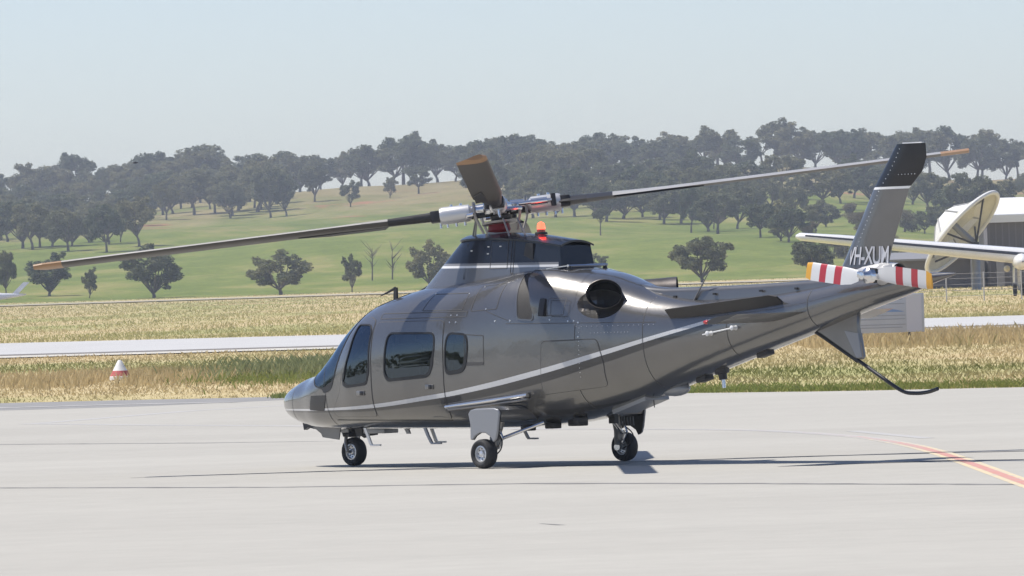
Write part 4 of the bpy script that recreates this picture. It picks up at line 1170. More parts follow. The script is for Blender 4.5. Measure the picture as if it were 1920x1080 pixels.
pyl = MB().add(vs, F).build('mast_fairing', M_mast, HELI, 35)
rp = [(x * 1.0 + (.03 if x > 0 else -.04), y * 1.07) for x, y in b1]; roof = MB(); vs = []; cols = 9
near = [p for p in rp if p[1] >= 0][:np_ // 2 + 1]
for dz in (0, -.022):
    for x, y in near:
        for c in range(cols):
            t = -1 + 2 * c / (cols - 1); vs.append((x, y * t, zedge(x) + .012 + .055 * (1 - t * t) * min(1, y / .2) + dz))
nn_ = len(near); F = []
for i in range(nn_ - 1):
    for c in range(cols - 1):
        a = i * cols + c; F.append((a, a + 1, a + cols + 1, a + cols)); a += nn_ * cols; F.append((a, a + cols, a + cols + 1, a + 1))
for i in range(nn_ - 1):
    for c in (0, cols - 1):
        a = i * cols + c; F.append((a, a + cols, a + cols + nn_ * cols, a + nn_ * cols))
for c in range(cols - 1): F.append((c, c + 1, c + 1 + nn_ * cols, c + nn_ * cols))
roof.add(vs, F).build('roof_cap', M_navy, pyl, 35)
def pylon_y(x, z):
    t = (z - 2.0) / (zedge(x) - 2.0); best = 0
    o = [(a[0] + (b[0] - a[0]) * t, a[1] + (b[1] - a[1]) * t) for a, b in zip(b0, b1)]
    for (xa0, ya0), (xb, yb) in zip(o, o[1:]):
        if min(xa0, xb) <= x <= max(xa0, xb) and max(ya0, yb) > best: best = ya0 + (yb - ya0) * (x - xa0) / ((xb - xa0) or 1)
    return best
for s in (1, -1):
    for (xA, xB, zA, zB) in ((-.22, -.50, 2.26, 2.57), (-.56, -.60, 2.2, 2.58), (.22, .20, 2.15, 2.55)):
        fr = MB()
        for p, q in (((xA, zA), (xB, zA)), ((xB, zA), (xB, zB)), ((xB, zB), (xA, zB)), ((xA, zB), (xA, zA))):
            fr.tube([(p[0], s * (pylon_y(*p) + .001), p[1]), (q[0], s * (pylon_y(*q) + .001), q[1])], .004, 4)
        fr.build('panel_joint', M_seam, pyl)
    MB().prism([(-.74, 2.34), (-.92, 2.335), (-.92, 2.53), (-.80, 2.54)], (0, s * (pylon_y(-.83, 2.43) - .012), 0), (1, 0, 0), (0, 0, 1), (0, s, 0), 0, .02).build('vent', M_dark, pyl)
    for x, z in ((-.17, 2.51), (-.17, 2.43), (-.37, 2.51), (.12, 2.47)): MB().box((x, s * (pylon_y(x, z) + .002), z), (.03, .006, .012)).build('latch', M_rivet, pyl)

# --- engine exhausts
for s in (1, -1):
    dv = Vector((-.72, s * .69, .02)).normalized(); E = Vector((-2.41, s * .56, 1.935)); ex = MB()
    pts = [E - dv * .62, E - dv * .3, E - dv * .05, E]
    ax = dv; a = Vector((0, 0, 1)); a = (a - ax * a.dot(ax)).normalized(); b = ax.cross(a)
    def rings(prof):
        vs = []; sg = 32
        for d, ra, rb in prof:
            vs += [E + dv * d + a * math.cos(k * 2 * math.pi / sg) * ra + b * math.sin(k * 2 * math.pi / sg) * rb for k in range(sg)]
        return vs, [(i * sg + k, i * sg + (k + 1) % sg, (i + 1) * sg + (k + 1) % sg, (i + 1) * sg + k) for i in range(len(prof) - 1) for k in range(sg)]
    v, f = rings([(-.62, .15, .17), (-.25, .155, .185), (-.04, .163, .203), (0, .165, .207), (.004, .160, .202)]); ex.add(v, f, 0)
    v, f = rings([(.004, .160, .202), (-.02, .152, .193), (-.3, .14, .175), (-.55, .12, .15), (-.551, .001, .001)]); ex.add(v, f, 1)
    ex.build('exhaust_pipe', [M_burnt, M_soot], HELI)

# --- fin, tail rotor, stabilisers
LE = [(1.95, -5.58), (2.19, -5.72), (2.99, -6.23), (3.46, -6.60)]; TE = [(1.95, -6.58), (2.07, -6.50), (2.19, -6.40), (2.60, -6.59), (2.97, -6.76), (3.16, -6.98), (3.31, -7.05), (3.46, -7.04)]
def fin_levels(zs):
    vs = []; prof = [(0, 0), (.03, .42), (.10, .78), (.25, 1), (.45, .95), (.7, .6), (1, .08)]
    ring_ = prof + [(u, -w) for u, w in prof[::-1][:-1]]
    for z in zs:
        le = float(np.interp(z, *zip(*LE))); te = float(np.interp(z, *zip(*TE))); t = float(np.interp(z, [1.95, 2.3, 3.46], [.10, .062, .038]))
        vs += [(le + (te - le) * u, w * t, z) for u, w in ring_]
    n_ = len(ring_); F = [(j * n_ + k, j * n_ + (k + 1) % n_, (j + 1) * n_ + (k + 1) % n_, (j + 1) * n_ + k) for j in range(len(zs) - 1) for k in range(n_)]
    return vs, F + [tuple(range(n_))[::-1], tuple(range((len(zs) - 1) * n_, len(zs) * n_))]
v, f = fin_levels([1.95, 2.05, 2.12, 2.19, 2.3, 2.45, 2.6, 2.8, 2.975]); fin = MB().add(v, f).build('tail_fin', M_paint if 0 else M_grey, HELI)
v, f = fin_levels([2.976, 3.002]); MB().add(v, f).build('fin_line', M_white, fin)
v, f = fin_levels([3.003, 3.1, 3.16, 3.24, 3.31, 3.40, 3.46]); cap = MB().add(v, f); cap.build('fin_tip', M_black, fin)
MB().box((-6.85, 0, 3.467), (.30, .03, .012)).build('tip_strip', M_white, fin)
fr = MB()
for i in range(26):
    z = 2.28 + i * .045; x = float(np.interp(z, *zip(*LE))) + (float(np.interp(z, *zip(*TE))) - float(np.interp(z, *zip(*LE)))) * .25
    t = float(np.interp(z, [1.95, 2.3, 3.46], [.10, .062, .038]))
    for s in (1, -1): fr.lathe((x, s * t, z), (0, s, 0), [(0, .006), (.004, .004), (.005, 0)], 6)
for i in range(9):
    for s in (1, -1): fr.lathe((-6.50 - i * .05, s * .036, 3.13), (0, s, 0), [(0, .006), (.006, .004), (.007, 0)], 6)
tag(fr.build('rivet_row', M_rivet, fin), kind='stuff')
def lettering(body, loc, width, height, s, parent, material, name):
    cu = bpy.data.curves.new('t', 'FONT'); cu.body = body; cu.size = 1; cu.offset = .012; cu.extrude = .004; cu.space_character = .92
    to = bpy.data.objects.new('t', cu); COL.objects.link(to); me = bpy.data.meshes.new_from_object(to.evaluated_get(bpy.context.evaluated_depsgraph_get()))
    bpy.data.objects.remove(to); co = np.array([v.co[:] for v in me.vertices]); mn, mxx = co.min(0), co.max(0)
    for v in me.vertices:
        u, w = (v.co.x - mn[0]) / (mxx[0] - mn[0]), (v.co.y - mn[1]) / (mxx[1] - mn[1])
        x, z = loc[0] - (u * width if s > 0 else (1 - u) * width), loc[2] + w * height
        v.co = (x + w * -.02, s * (loc[1](x, z) + .008 + (v.co.z) * .3), z)
    me.materials.clear(); me.materials.append(material); me.name = name
    return link(name, me, parent)
def fin_y(x, z):
    le = float(np.interp(z, *zip(*LE))); te = float(np.interp(z, *zip(*TE))); u = min(1, max(0, (x - le) / (te - le)))
    return float(np.interp(u, [0, .03, .10, .25, .45, .7, 1], [0, .42, .78, 1, .95, .6, .08])) * float(np.interp(z, [1.95, 2.3, 3.46], [.10, .062, .038]))
for s in (1, -1): lettering('VH-XUM', (-5.845, lambda x, z: max(fin_y(x, z), .02), 2.165), .59, .195, s, fin, mat('lettering_white', (.62, .62, .64), .4), 'registration_letters')
# ventral fin and skid
vp = [(-4.95, 1.62), (-5.10, 1.52), (-5.36, 1.40), (-5.86, 1.14), (-5.99, 1.13), (-5.955, 1.35), (-5.93, 1.50), (-5.95, 1.66)]
vf = MB(); vf.prism(vp, (0, 0, 0), (1, 0, 0), (0, 0, 1), (0, 1, 0), -.028, .028); vfo = vf.build('ventral_fin', M_grey, HELI)
vfo.modifiers.new('bev', 'BEVEL').width = .02
MB().tube([(-4.75, .02, 1.535), (-5.10, 0, 1.505), (-5.36, 0, 1.385), (-5.88, 0, 1.115)], [.012, .02, .024, .024], 8).build('edge_guard', M_dark, vfo)
MB().prism([(-5.72, 1.45), (-5.93, 1.42), (-5.975, 1.16), (-5.90, 1.15)], (0, 0, 0), (1, 0, 0), (0, 0, 1), (0, 1, 0), -.034, .034).build('trim_panel', M_fair, vfo)
MB().tube(smooth_pts([(-5.80, 0, 1.17), (-6.20, 0, .96), (-6.55, 0, .785), (-6.75, 0, .755), (-6.95, 0, .765), (-7.11, 0, .80)], 5), .021, 10).build('tail_skid', M_black, HELI)
# stabilisers
for s in (1, -1):
    st = MB(); prof = [(0, 0), (.04, .5), (.15, .9), (.35, 1), (.7, .55), (1, .05)]; ring_ = prof + [(u, -w) for u, w in prof[::-1][1:-1]]; vs = []
    for y, le, te in ((.12, -4.66, -5.36), (.45, -4.68, -5.33), (1.12, -4.72, -5.27), (1.19, -4.76, -5.25)):
        vs += [(le + (te - le) * u, s * y, 1.585 + .085 * u + w * .035) for u, w in ring_]
    n_ = len(ring_); F = [(j * n_ + k, j * n_ + (k + 1) % n_, (j + 1) * n_ + (k + 1) % n_, (j + 1) * n_ + k) for j in range(3) for k in range(n_)] + [tuple(range(n_)), tuple(range(3 * n_, 4 * n_))]
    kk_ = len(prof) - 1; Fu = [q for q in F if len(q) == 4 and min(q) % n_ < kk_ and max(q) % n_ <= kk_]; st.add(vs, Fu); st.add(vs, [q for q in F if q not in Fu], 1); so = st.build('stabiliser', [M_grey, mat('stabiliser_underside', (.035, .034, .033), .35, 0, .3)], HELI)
    MB().sphere((-4.735, s * 1.17, 1.592), (.05, .03, .024), 12, 8).build('position_light', M_redl if s > 0 else mat('green_lens', (.01, .25, .06), .15, 0, 1), so)
# boom strake, left side only
sk = MB(); vs = []
for x, z0, z1 in ((-3.30, 1.625, 1.735), (-3.36, 1.628, 1.742), (-4.86, 1.740, 1.862), (-4.97, 1.768, 1.845)):
    y0 = side(x, z0); vs += [(x, y0 - .01, z0), (x, y0 + .085, z1), (x, y0 + .070, z1 + .006), (x, y0 - .02, z0 + .02)]
sk.add(vs, [(i * 4 + k, i * 4 + (k + 1) % 4, i * 4 + 4 + (k + 1) % 4, i * 4 + 4 + k) for i in range(3) for k in range(4)] + [(0, 1, 2, 3), (12, 13, 14, 15)], 0, False).build('boom_strake', mat('strake_paint', (.045, .042, .040), .55, .1), HELI)
# tail rotor
TRC = Vector((-6.52, .40, 2.045))
gb = MB(); gb.lathe((-6.45, .0, 2.045), (0, 1, 0), [(0, .13), (.14, .12), (.18, .09), (.30, .075)], 18); gb.lathe((-6.45, -.02, 2.05), (-1, 0, 0), [(-.5, .12), (-.1, .14), (.1, .12)], 16); gb.build('tail_gearbox', M_silver, HELI)
hub = MB(); hub.lathe((0, -.12, 0), (0, 1, 0), [(0, .045), (.06, .05), (.10, .085), (.16, .085), (.19, .05), (.24, .04), (.245, 0)], 18); hub.box((0, .02, 0), (.30, .06, .07), 0, bev=.012); hub.box((0, -.06, .0), (.10, .04, .16), 1, bev=.01)
tro = hub.build('tail_rotor', [M_steel, M_dark], HELI); tro.location = TRC; tro.rotation_euler = (0, R(-7), 0)
M_trw = mat('blade_white', (.66, .66, .66), .4, 0, .2); M_trr = mat('blade_red', (.42, .03, .045), .4, 0, .2); M_try = mat('blade_yellow', (.70, .36, .04), .4, 0, .2)
def bands(stn, prof, chord, thick, mats_at, twist, zoff=lambda r: 0, low=None):
    mbx = MB(); ring_ = prof + [(u, -w) for u, w in prof[::-1][1:-1]]; n_ = len(ring_)
    V = []
    for r in stn:
        c, t, tw = chord(r), thick(r), twist(r); row = []
        for u, w in ring_:
            cy, cz = (.28 - u) * c, w * t; row.append((r, cy * math.cos(tw) - cz * math.sin(tw), cy * math.sin(tw) + cz * math.cos(tw) + zoff(r)))
        V.append(row)
    for i in range(len(stn) - 1):
        mi_ = mats_at((stn[i] + stn[i + 1]) / 2); up_ = len(prof) - 1
        mbx.add(V[i] + V[i + 1], [(k, (k + 1) % n_, n_ + (k + 1) % n_, n_ + k) for k in range(up_)], mi_)
        mbx.add(V[i] + V[i + 1], [(k, (k + 1) % n_, n_ + (k + 1) % n_, n_ + k) for k in range(up_, n_)], low if low is not None and mi_ == 0 else mi_)
    mbx.add(V[0], [tuple(range(n_))], mats_at(stn[0]), False); mbx.add(V[-1], [tuple(range(n_))], mats_at(stn[-1]), False)
    return mbx
AF = [(0, 0), (.02, .45), (.08, .8), (.2, 1), (.4, .92), (.7, .5), (1, .06)]
tb = bands([.15, .25, .40, .42, .53, .66, .76, .89, .96, .97], AF, lambda r: .11 + .09 * min(1, (r - .15) / .15) if r < .96 else .17, lambda r: .012,
           lambda r: 1 if .42 < r < .53 or .66 < r < .76 else (2 if r > .89 else 0), lambda r: R(10)).mesh('blade', [M_trw, M_trr, M_try])
for k in range(2):
    o = link('blade', tb, tro); o.rotation_euler = (R(90), 0, 0) if k == 0 else (R(90), math.pi, 0)

# --- main rotor
TILT = R(7.6); O = Vector((-.07, 0, 2.94))
MB().lathe((-.03, 0, 2.58), (.08, 0, 1), [(0, .13), (.10, .12), (.13, .075), (.30, .07)], 20).build('rotor_mast', M_dull, HELI)
sw = MB(); sw.lathe((-.045, 0, 2.665), (.10, 0, 1), [(0, .11), (.03, .135), (.10, .12), (.13, .08)], 20, 0); sw.lathe((-.05, 0, 2.76), (.13, 0, 1), [(0, .09), (.01, .20), (.035, .205), (.045, .09)], 24, 1)
sw.build('swashplate', [M_redp, M_dull], HELI)
hb = MB(); hb.lathe((0, 0, -.06), (0, 0, 1), [(0, .09), (.01, .19), (.04, .21), (.09, .21), (.11, .17), (.13, .10), (.17, .085), (.185, .03), (.186, 0)], 24, 0)
hb.lathe((0, 0, -.13), (0, 0, 1), [(0, .05), (.01, .12), (.05, .13), (.07, .08)], 20, 1)
for k in range(4):
    a = R(136.4 + 90 * k); d = Vector((math.cos(a), math.sin(a), 0)); q = Vector((-d.y, d.x, 0))
    hb.tube([d * .12 + Vector((0, 0, .02)), d * .36 + Vector((0, 0, .02))], [.07, .055], 10, 0)
    hb.tube([d * .10 - Vector((0, 0, .045)), d * .36 - Vector((0, 0, .05))], [.03, .03], 8, 1)
    for e_ in (-1, 1): hb.lathe(d * .30 + q * .06 * e_ + Vector((0, 0, -.09)), (0, 0, 1), [(0, 0), (.001, .018), (.2, .018), (.201, 0)], 8, 2)
rotor = hb.build('main_rotor', [M_steel, M_dark, M_dull], HELI); rotor.location = O; rotor.rotation_euler = (0, TILT, 0)
M_bltop = mat('blade_grey', (.40, .385, .36), .45, .1, .2, var=.1, vscale=2); M_blk = mat('blade_root_black', (.018, .018, .02), .45); M_tip = mat('blade_tip_tan', (.34, .20, .105), .5)
stn = [.68, .80, 1.0, 1.3, 1.6, 1.95, 2.5, 3.1, 3.7, 4.3, 4.8, 5.08, 5.30, 5.38, 5.41]
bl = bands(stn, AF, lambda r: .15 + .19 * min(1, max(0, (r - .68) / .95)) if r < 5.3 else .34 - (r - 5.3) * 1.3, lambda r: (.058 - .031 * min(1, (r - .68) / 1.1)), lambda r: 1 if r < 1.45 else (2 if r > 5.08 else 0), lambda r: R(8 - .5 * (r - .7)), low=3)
bl.prism([(1.3, -.09), (2.35, -.115), (2.0, -.215), (1.35, -.225)], (0, 0, 0), (1, 0, 0), (0, 1, .10), (0, 0, 1), -.030, -.018, 1)
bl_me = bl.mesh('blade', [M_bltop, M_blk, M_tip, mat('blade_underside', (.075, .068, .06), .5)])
gr = MB(); gr.tube([(.30, 0, 0), (.34, 0, 0), (.36, 0, 0), (.66, 0, 0), (.70, 0, 0)], [.05, .075, .098, .102, .09], 20, 0)
gr.box((.74, 0, 0), (.14, .15, .13), 1, bev=.015)
for x in (.42, .52, .62, .70): gr.lathe((x, .0, -.14), (0, 0, 1), [(0, 0), (.001, .014), (.06, .014)], 8, 2)
gr.tube([(.22, -.15, .02), (.62, -.13, .02)], [.028, .022], 10, 2); gr.tube([(.36, -.14, .02), (.55, -.135, .02)], [.042, .042], 12, 2); gr.lathe((.62, -.13, -.05), (0, 0, 1), [(0, .03), (.14, .03)], 10, 1)
gr.tube([(.40, 0, -.05), (.36, .20, -.05), (.30, .24, -.05)], [.03, .026, .026], 8, 2)
for x in (.45, .56): gr.lathe((x, 0, .09), (0, 0, 1), [(0, .018), (.03, .018), (.031, 0)], 8, 2)
gr_me = gr.mesh('blade_grip', [M_silver, M_dark, M_steel])
for k in range(4):
    a = R(136.4 + 90 * k)
    o = link('blade', bl_me, rotor); o.rotation_euler = (0, 0, a)
    g = link('blade_grip', gr_me, rotor); g.rotation_euler = (0, 0, a)
    d = Vector((math.cos(a), math.sin(a), 0)); q = Vector((-d.y, d.x, 0)); p0 = d * .30 + q * .24
    MB().tube([p0 + Vector((0, 0, -.03)), p0 * .92 + Vector((0, 0, -.12)), p0 * .72 + Vector((0, 0, -.28))], [.014, .017, .014], 8).build('pitch_link', M_dull, rotor)
for x, y in ((.30, .12), (.16, .20), (-.45, .20), (-.62, .10)): MB().tube([(x, y, 2.60), (x * .75, y, 2.83)], [.011, .011], 6).build('control_rod', M_dull, HELI)
bc = MB(); bc.lathe((-.76, 0, 2.63), (0, 0, 1), [(0, .075), (.025, .07), (.03, .05)], 16, 0); bc.lathe((-.76, 0, 2.658), (0, 0, 1), [(0, .05), (.03, .052), (.032, .045)], 16, 1); bc.lathe((-.76, 0, 2.69), (0, 0, 1), [(0, .045), (.05, .042), (.075, .028), (.085, 0)], 16, 2)
bc.build('beacon', [M_dark, M_redl, M_glow], HELI)

# --- landing gear
def tyre_rim(c, r, w, parent, s=1, rim=.55):
    t = MB(); h = w / 2; pr = [(-h * .62, r * rim), (-h * .9, r * (rim + .12)), (-h, r * .80), (-h * .86, r * .92), (-h * .5, r * .985), (0, r), (h * .5, r * .985), (h * .86, r * .92), (h, r * .80), (h * .9, r * (rim + .12)), (h * .62, r * rim)]
    t.lathe(c, (0, 1, 0), pr, 36); t.build('tyre', M_tyre, parent, 60)
    m = MB(); q = r * rim
    for e_ in (1, -1): m.lathe(c, (0, e_, 0), [(h * .2, q), (h * .70, q * 1.02), (h * .72, q * .88), (h * .40, q * .80), (h * .34, q * .45), (h * .62, q * .36), (h * .70, q * .22), (h * .71, 0)], 28, 0)
    for k in range(8):
        a = k * math.pi / 4
        for e_ in (1, -1): m.lathe((c[0] + math.cos(a) * q * .63, c[1] + e_ * h * .36, c[2] + math.sin(a) * q * .63), (0, e_, 0), [(0, q * .08), (.008, q * .07), (.009, 0)], 8, 1)
    m.build('rim', [M_rim, M_dark], parent)
for s in (1, -1):
    yb = s * 1.075; leg = MB()
    leg.tube([(-.95, s * .88, .56), (-.93, s * .93, .36), (-.90, s * .95, .20)], [.06, .05, .042], 12, 0)
    leg.tube([(-.90, s * .93, .168), (-.87, s * 1.05, .168)], [.04, .03], 12, 1)
    leg.tube([(-1.28, s * .52, .50), (-1.00, s * .93, .33)], [.020, .020], 8, 1)
    leg.tube([(-1.00, s * .95, .46), (-1.06, s * .95, .34), (-.98, s * .95, .22)], [.014, .014, .014], 6, 1)
    leg.box((-.93, s * .95, .30), (.10, .09, .12), 0, bev=.01)
    leg.tube(smooth_pts([(-.98, s * .97, .42), (-1.10, s * 1.0, .32), (-1.08, s * 1.0, .22), (-.96, s * .97, .15)], 4), .008, 6, 2)
    g = leg.build('main_landing_gear', [M_dull, M_steel, M_dark], HELI)
    tyre_rim((-.875, s * 1.075, .168), .168, .155, g)
    pp = [(-.68, .625), (-.72, .665), (-.80, .68), (-1.12, .685), (-1.19, .67), (-1.215, .63), (-1.17, .40), (-1.14, .325), (-1.09, .30), (-1.05, .36), (-.96, .405), (-.87, .405), (-.79, .37), (-.745, .325), (-.705, .33), (-.71, .5)]
    dm = MB().prism(pp, (0, 0, 0), (1, 0, 0), (0, 0, 1), (0, s, 0), 1.10, 1.13); do = dm.build('gear_door', M_fair, g); MB().prism(pp, (0, 0, 0), (1, 0, 0), (0, 0, 1), (0, s, 0), 1.094, 1.099).build('door_lining', M_dark, g); b_ = do.modifiers.new('b', 'BEVEL'); b_.width = .012; b_.segments = 2
    vs = []; pr = [(-.70, .60), (-.72, .65), (-.80, .685), (-.95, .70), (-1.10, .695), (-1.18, .66), (-1.20, .60), (-1.18, .545), (-1.10, .52), (-.80, .52), (-.72, .55)]
    for y in (.45, .75, 1.05, 1.10): vs += [(x, s * y, z) for x, z in pr]
    n_ = len(pr); F = [(j * n_ + k, j * n_ + (k + 1) % n_, (j + 1) * n_ + (k + 1) % n_, (j + 1) * n_ + k) for j in range(3) for k in range(n_)] + [tuple(range(n_)), tuple(range(3 * n_, 4 * n_))]
    MB().add(vs, F).build('gear_beam_fairing', M_grey, g)
ng = MB(); ng.tube([(2.70, 0, .52), (2.68, 0, .36)], [.05, .045], 12, 0)
for s in (1, -1): ng.tube([(2.72, s * .06, .38), (2.70, s * .095, .27), (2.66, s * .10, .17)], [.024, .020, .022], 8, 1)
ng.box((2.69, 0, .37), (.12, .20, .05), 0, bev=.012); ng.tube([(2.66, -.105, .17), (2.66, .105, .17)], [.018, .018], 8, 1); ng.tube([(2.56, 0, .46), (2.46, 0, .38), (2.44, 0, .34)], [.05, .05, .03], 8, 2)
ngo = ng.build('nose_landing_gear', [M_dark, M_dull, M_dark], HELI); tyre_rim((2.66, 0, .168), .168, .15, ngo)
for s in (1, -1): MB().prism([(3.22, .47), (3.14, .435), (3.06, .39), (3.03, .345), (2.74, .315), (2.70, .47)], (0, s * .15, 0), (1, 0, 0), (0, 0, 1), (0, s, 0), 0, .014).build('gear_door', M_grey, ngo)
MB().prism([(2.52, .47), (2.38, .47), (2.36, .36), (2.46, .35)], (0, -.12, 0), (1, 0, 0), (0, 0, 1), (0, 1, 0), 0, .24).build('gear_door', M_dark, ngo)

# --- small fittings
def step_bracket(pts, y, w, material):
    b = MB(); n_ = len(pts); vs = []
    for x, z in pts: vs += [(x - .022, y - w / 2, z), (x + .022, y - w / 2, z), (x + .022, y + w / 2, z), (x - .022, y + w / 2, z)]
    F = [(i * 4 + k, i * 4 + (k + 1) % 4, i * 4 + 4 + (k + 1) % 4, i * 4 + 4 + k) for i in range(n_ - 1) for k in range(4)] + [(0, 1, 2, 3), tuple(range(n_ * 4 - 4, n_ * 4))]
    # foot
    x, z = pts[-1]; b.add(vs, F, 0, False); b.box((x - .08, y, z - .004), (.18, w * 1.5, .020), 0, bev=.006)
    return b.build('step', material, HELI)
for s in (1, -1):
    step_bracket([(1.86, .46), (1.82, .38), (1.76, .262)], s * .5, .02, M_white); step_bracket([(.52, .46), (.47, .37), (.41, .285)], s * .74, .02, M_fair)
    rl = MB(); y0 = lambda x, z: s * (side(x, z) + .045)
    rl.tube([(.05, y0(.05, .70), .695), (-.6, y0(-.6, .75), .752), (-1.30, y0(-1.3, .82), .818)], .024, 12, 0); rl.tube([(.02, y0(.02, .67), .665), (-.6, y0(-.6, .70), .71), (-1.28, y0(-1.28, .77), .772)], .017, 10, 1)
    for x, z in ((-.02, .68), (-1.22, .80)): rl.box((x, s * (side(x, z) + .02), z), (.05, .06, .05), 1, bev=.006)
    rl.build('hand_rail', [M_steel, M_dull], HELI)
    ck = MB(); yy = .25 * s
    # probes on the cabin roof
    ck.prism([(1.56, 1.94), (1.50, 1.94), (1.50, 2.075), (1.55, 2.085)], (0, yy, 0), (1, 0, 0), (0, 0, 1), (0, 1, 0), -.012, .012); ck.tube([(1.53, yy, 2.072), (1.64, yy, 2.035), (1.80, yy, 1.985)], [.018, .014, .006], 8); ck.build('pitot_probe', M_dark, HELI)
hr = MB()
for s in (1, -1): hr.tube([(-1.52, s * .27, 2.19), (-1.53, s * .27, 2.275)], [.04, .014], 8, 1); hr.tube([(-1.20, s * .33, 2.235), (-1.50, s * .28, 2.262)], .010, 6, 0)
hr.tube([(-1.53, .30, 2.262), (-1.53, -.30, 2.262)], .016, 8, 0); hr.build('cowl_rail', [M_steel, M_dark], HELI)
an = MB(); an.tube([(-3.40, .12, 1.80), (-3.44, .12, 1.86), (-3.70, .14, 2.15)], [.018, .010, .005], 8); an.build('whip_antenna', M_dull, HELI)
ra = MB(); q0 = Vector((-3.93, side(-3.93, 1.46) + .05, 1.46)); q1 = Vector((-4.30, side(-4.3, 1.515) + .05, 1.515))
ra.tube([q0 + (q0 - q1) * .22, q0, q1], [.006, .009, .009], 8); 
for q in (q0, q1): ra.lathe((q.x, q.y - .06, q.z), (0, 1, 0), [(0, .03), (.03, .022), (.075, .028), (.085, .012), (.086, 0)], 14)
ra.build('rail_antenna', M_white, HELI)
bz = lambda x: sec(x)[0]
MB().box((2.05, .1, bz(2.05) - .02), (.38, .22, .06), bev=.01).build('belly_box', M_fair, HELI)
MB().prism([(1.64, .46), (1.56, .46), (1.52, .375), (1.58, .375)], (0, .1, 0), (1, 0, 0), (0, 0, 1), (0, 1, 0), -.01, .01).build('blade_antenna', M_fair, HELI)
MB().prism([(3.56, .56), (3.34, .49), (3.16, .455), (3.30, .435), (3.46, .46), (3.53, .43)], (0, .0, 0), (1, 0, 0), (0, 0, 1), (0, 1, 0), -.03, .03).build('nose_antenna', M_dark, HELI)
d = MB(); d.lathe((-3.70, 0, bz(-3.70) + .02), (-.2, 0, -1), [(0, .09), (.05, .08), (.055, .05), (.12, .045), (.125, 0)], 16, 0); d.tube([(-3.72, 0, bz(-3.7) - .09), (-3.73, 0, bz(-3.7) - .19)], .022, 8, 1); d.build('searchlight_mount', [M_dark, M_steel], HELI)
MB().box((-3.42, 0, bz(-3.42) - .012), (.16, .14, .05), rot=Matrix.Rotation(R(14), 3, 'Y'), bev=.01).build('belly_box', M_dark, HELI)
MB().box((-4.42, 0, bz(-4.42) - .012), (.18, .12, .05), rot=Matrix.Rotation(R(14), 3, 'Y'), bev=.01).build('belly_box', M_dark, HELI)
MB().sphere((-2.92, 0, bz(-2.92) + .02), (.24, .10, .085), 16, 8).build('radome', M_fair, HELI)
MB().prism([(-2.05, .64), (-2.62, .77), (-2.63, .725), (-2.08, .575)], (0, 0, 0), (1, 0, 0), (0, 0, 1), (0, 1, 0), -.18, .18).build('belly_door', M_fair, HELI)
MB().tube([(-2.62, .05, .74), (-2.63, .05, .64)], .006, 6).build('blade_antenna', M_dark, HELI)
pp_ = MB()
for i in range(5): pp_.tube([(-1.62 - i * .05, -.35, .53), (-1.63 - i * .05, -.35, .43)], .011, 6)
pp_.box((-1.50, -.35, .50), (.10, .06, .09)); pp_.build('drain_pipes', M_dark, HELI)
for x, y, w in ((-1.25, .35, .14), (-1.45, .15, .2), (-1.05, .55, .12), (-1.65, .3, .1)): MB().box((x, y, bz(x) - .015), (w, .14, .07), 0, bev=.012).build('belly_box', M_dark, HELI)
# cabin interior
M_floor = mat('cabin_floor', (.06, .06, .06), .9)
for x, y in ((1.55, .36), (1.55, -.36), (.45, .40), (.45, -.40), (-.25, .40), (-.25, -.40)):
    stt = MB(); stt.box((x, y, .78), (.46, .44, .14), 0, bev=.04); stt.box((x - .25, y, 1.12), (.13, .44, .62), 0, rot=Matrix.Rotation(R(-8), 3, 'Y'), bev=.04); stt.box((x - .30, y, 1.50), (.10, .26, .17), 0, bev=.03); stt.box((x, y, .64), (.3, .3, .18), 1)
    stt.build('seat', [M_seat, M_dark], HELI)
MB().box((2.28, 0, .98), (.22, 1.05, .30), 0, bev=.05).build('instrument_panel', M_dark, HELI)

# ================================================================== OTHER THINGS
# --- marker cone
mc = empty('marker_cone', (-9.49, 188.6, 0)); tag(mc, 'white marker cone with red band standing in dry grass', 'marker')
M_mkw = mat('marker_white', (.78, .78, .76), .6, var=.12, vscale=6); M_mkr = mat('marker_red', (.55, .13, .12), .6, var=.2, vscale=8)
mc.scale = (1.08, 1.08, 1.12)
MB().lathe((0, 0, 0), (0, 0, 1), [(0, .01), (.02, .24), (.09, .235), (.10, .225)], 24).build('base', M_mkw, mc)
MB().lathe((0, 0, 0), (0, 0, 1), [(.10, .222), (.215, .168), (.22, .166)], 24).build('red_band', M_mkr, mc)
MB().lathe((0, 0, 0), (0, 0, 1), [(.22, .164), (.24, .15), (.33, .10), (.41, .06), (.445, .03), (.45, 0)], 24).build('top', M_mkw, mc)
# --- sign board
sg = empty('sign_board', (10.0, 215.5, 0), R(-3)); tag(sg, 'pale blue-grey information board on posts in the grass behind the tail', 'sign')
M_board = mat('board_grey', (.50, .54, .62), .5, var=.05, vscale=2); M_print = mat('board_print', (.30, .33, .40), .6); M_blue = mat('board_blue', (.22, .34, .60), .5)
MB().box((.05, 0, .86), (2.50, .035, 1.06), bev=.008).build('panel', M_board, sg)
MB().box((1.02, -.022, .86), (.42, .006, 1.02)).build('side_strip', mat('strip_grey', (.60, .62, .70), .5), sg)
for x in (-.95, .88): MB().tube([(x, .05, -.1), (x, .05, 1.35)], .035, 10).build('post', M_dark, sg)
for k, (z, a, b) in enumerate(((1.24, -.9, .7), (1.12, -.95, .76), (.80, -.8, .78), (.70, -.9, .78), (.55, -.7, .78), (.47, -.9, .70))): MB().box(((a + b) / 2, -.021, z), (b - a, .006, .018)).build('text_line', M_print, sg)
v = [(-.35 + i * .055, -.0265, .90 + (.09 * math.sin(math.pi * i / 20))) for i in range(21)]
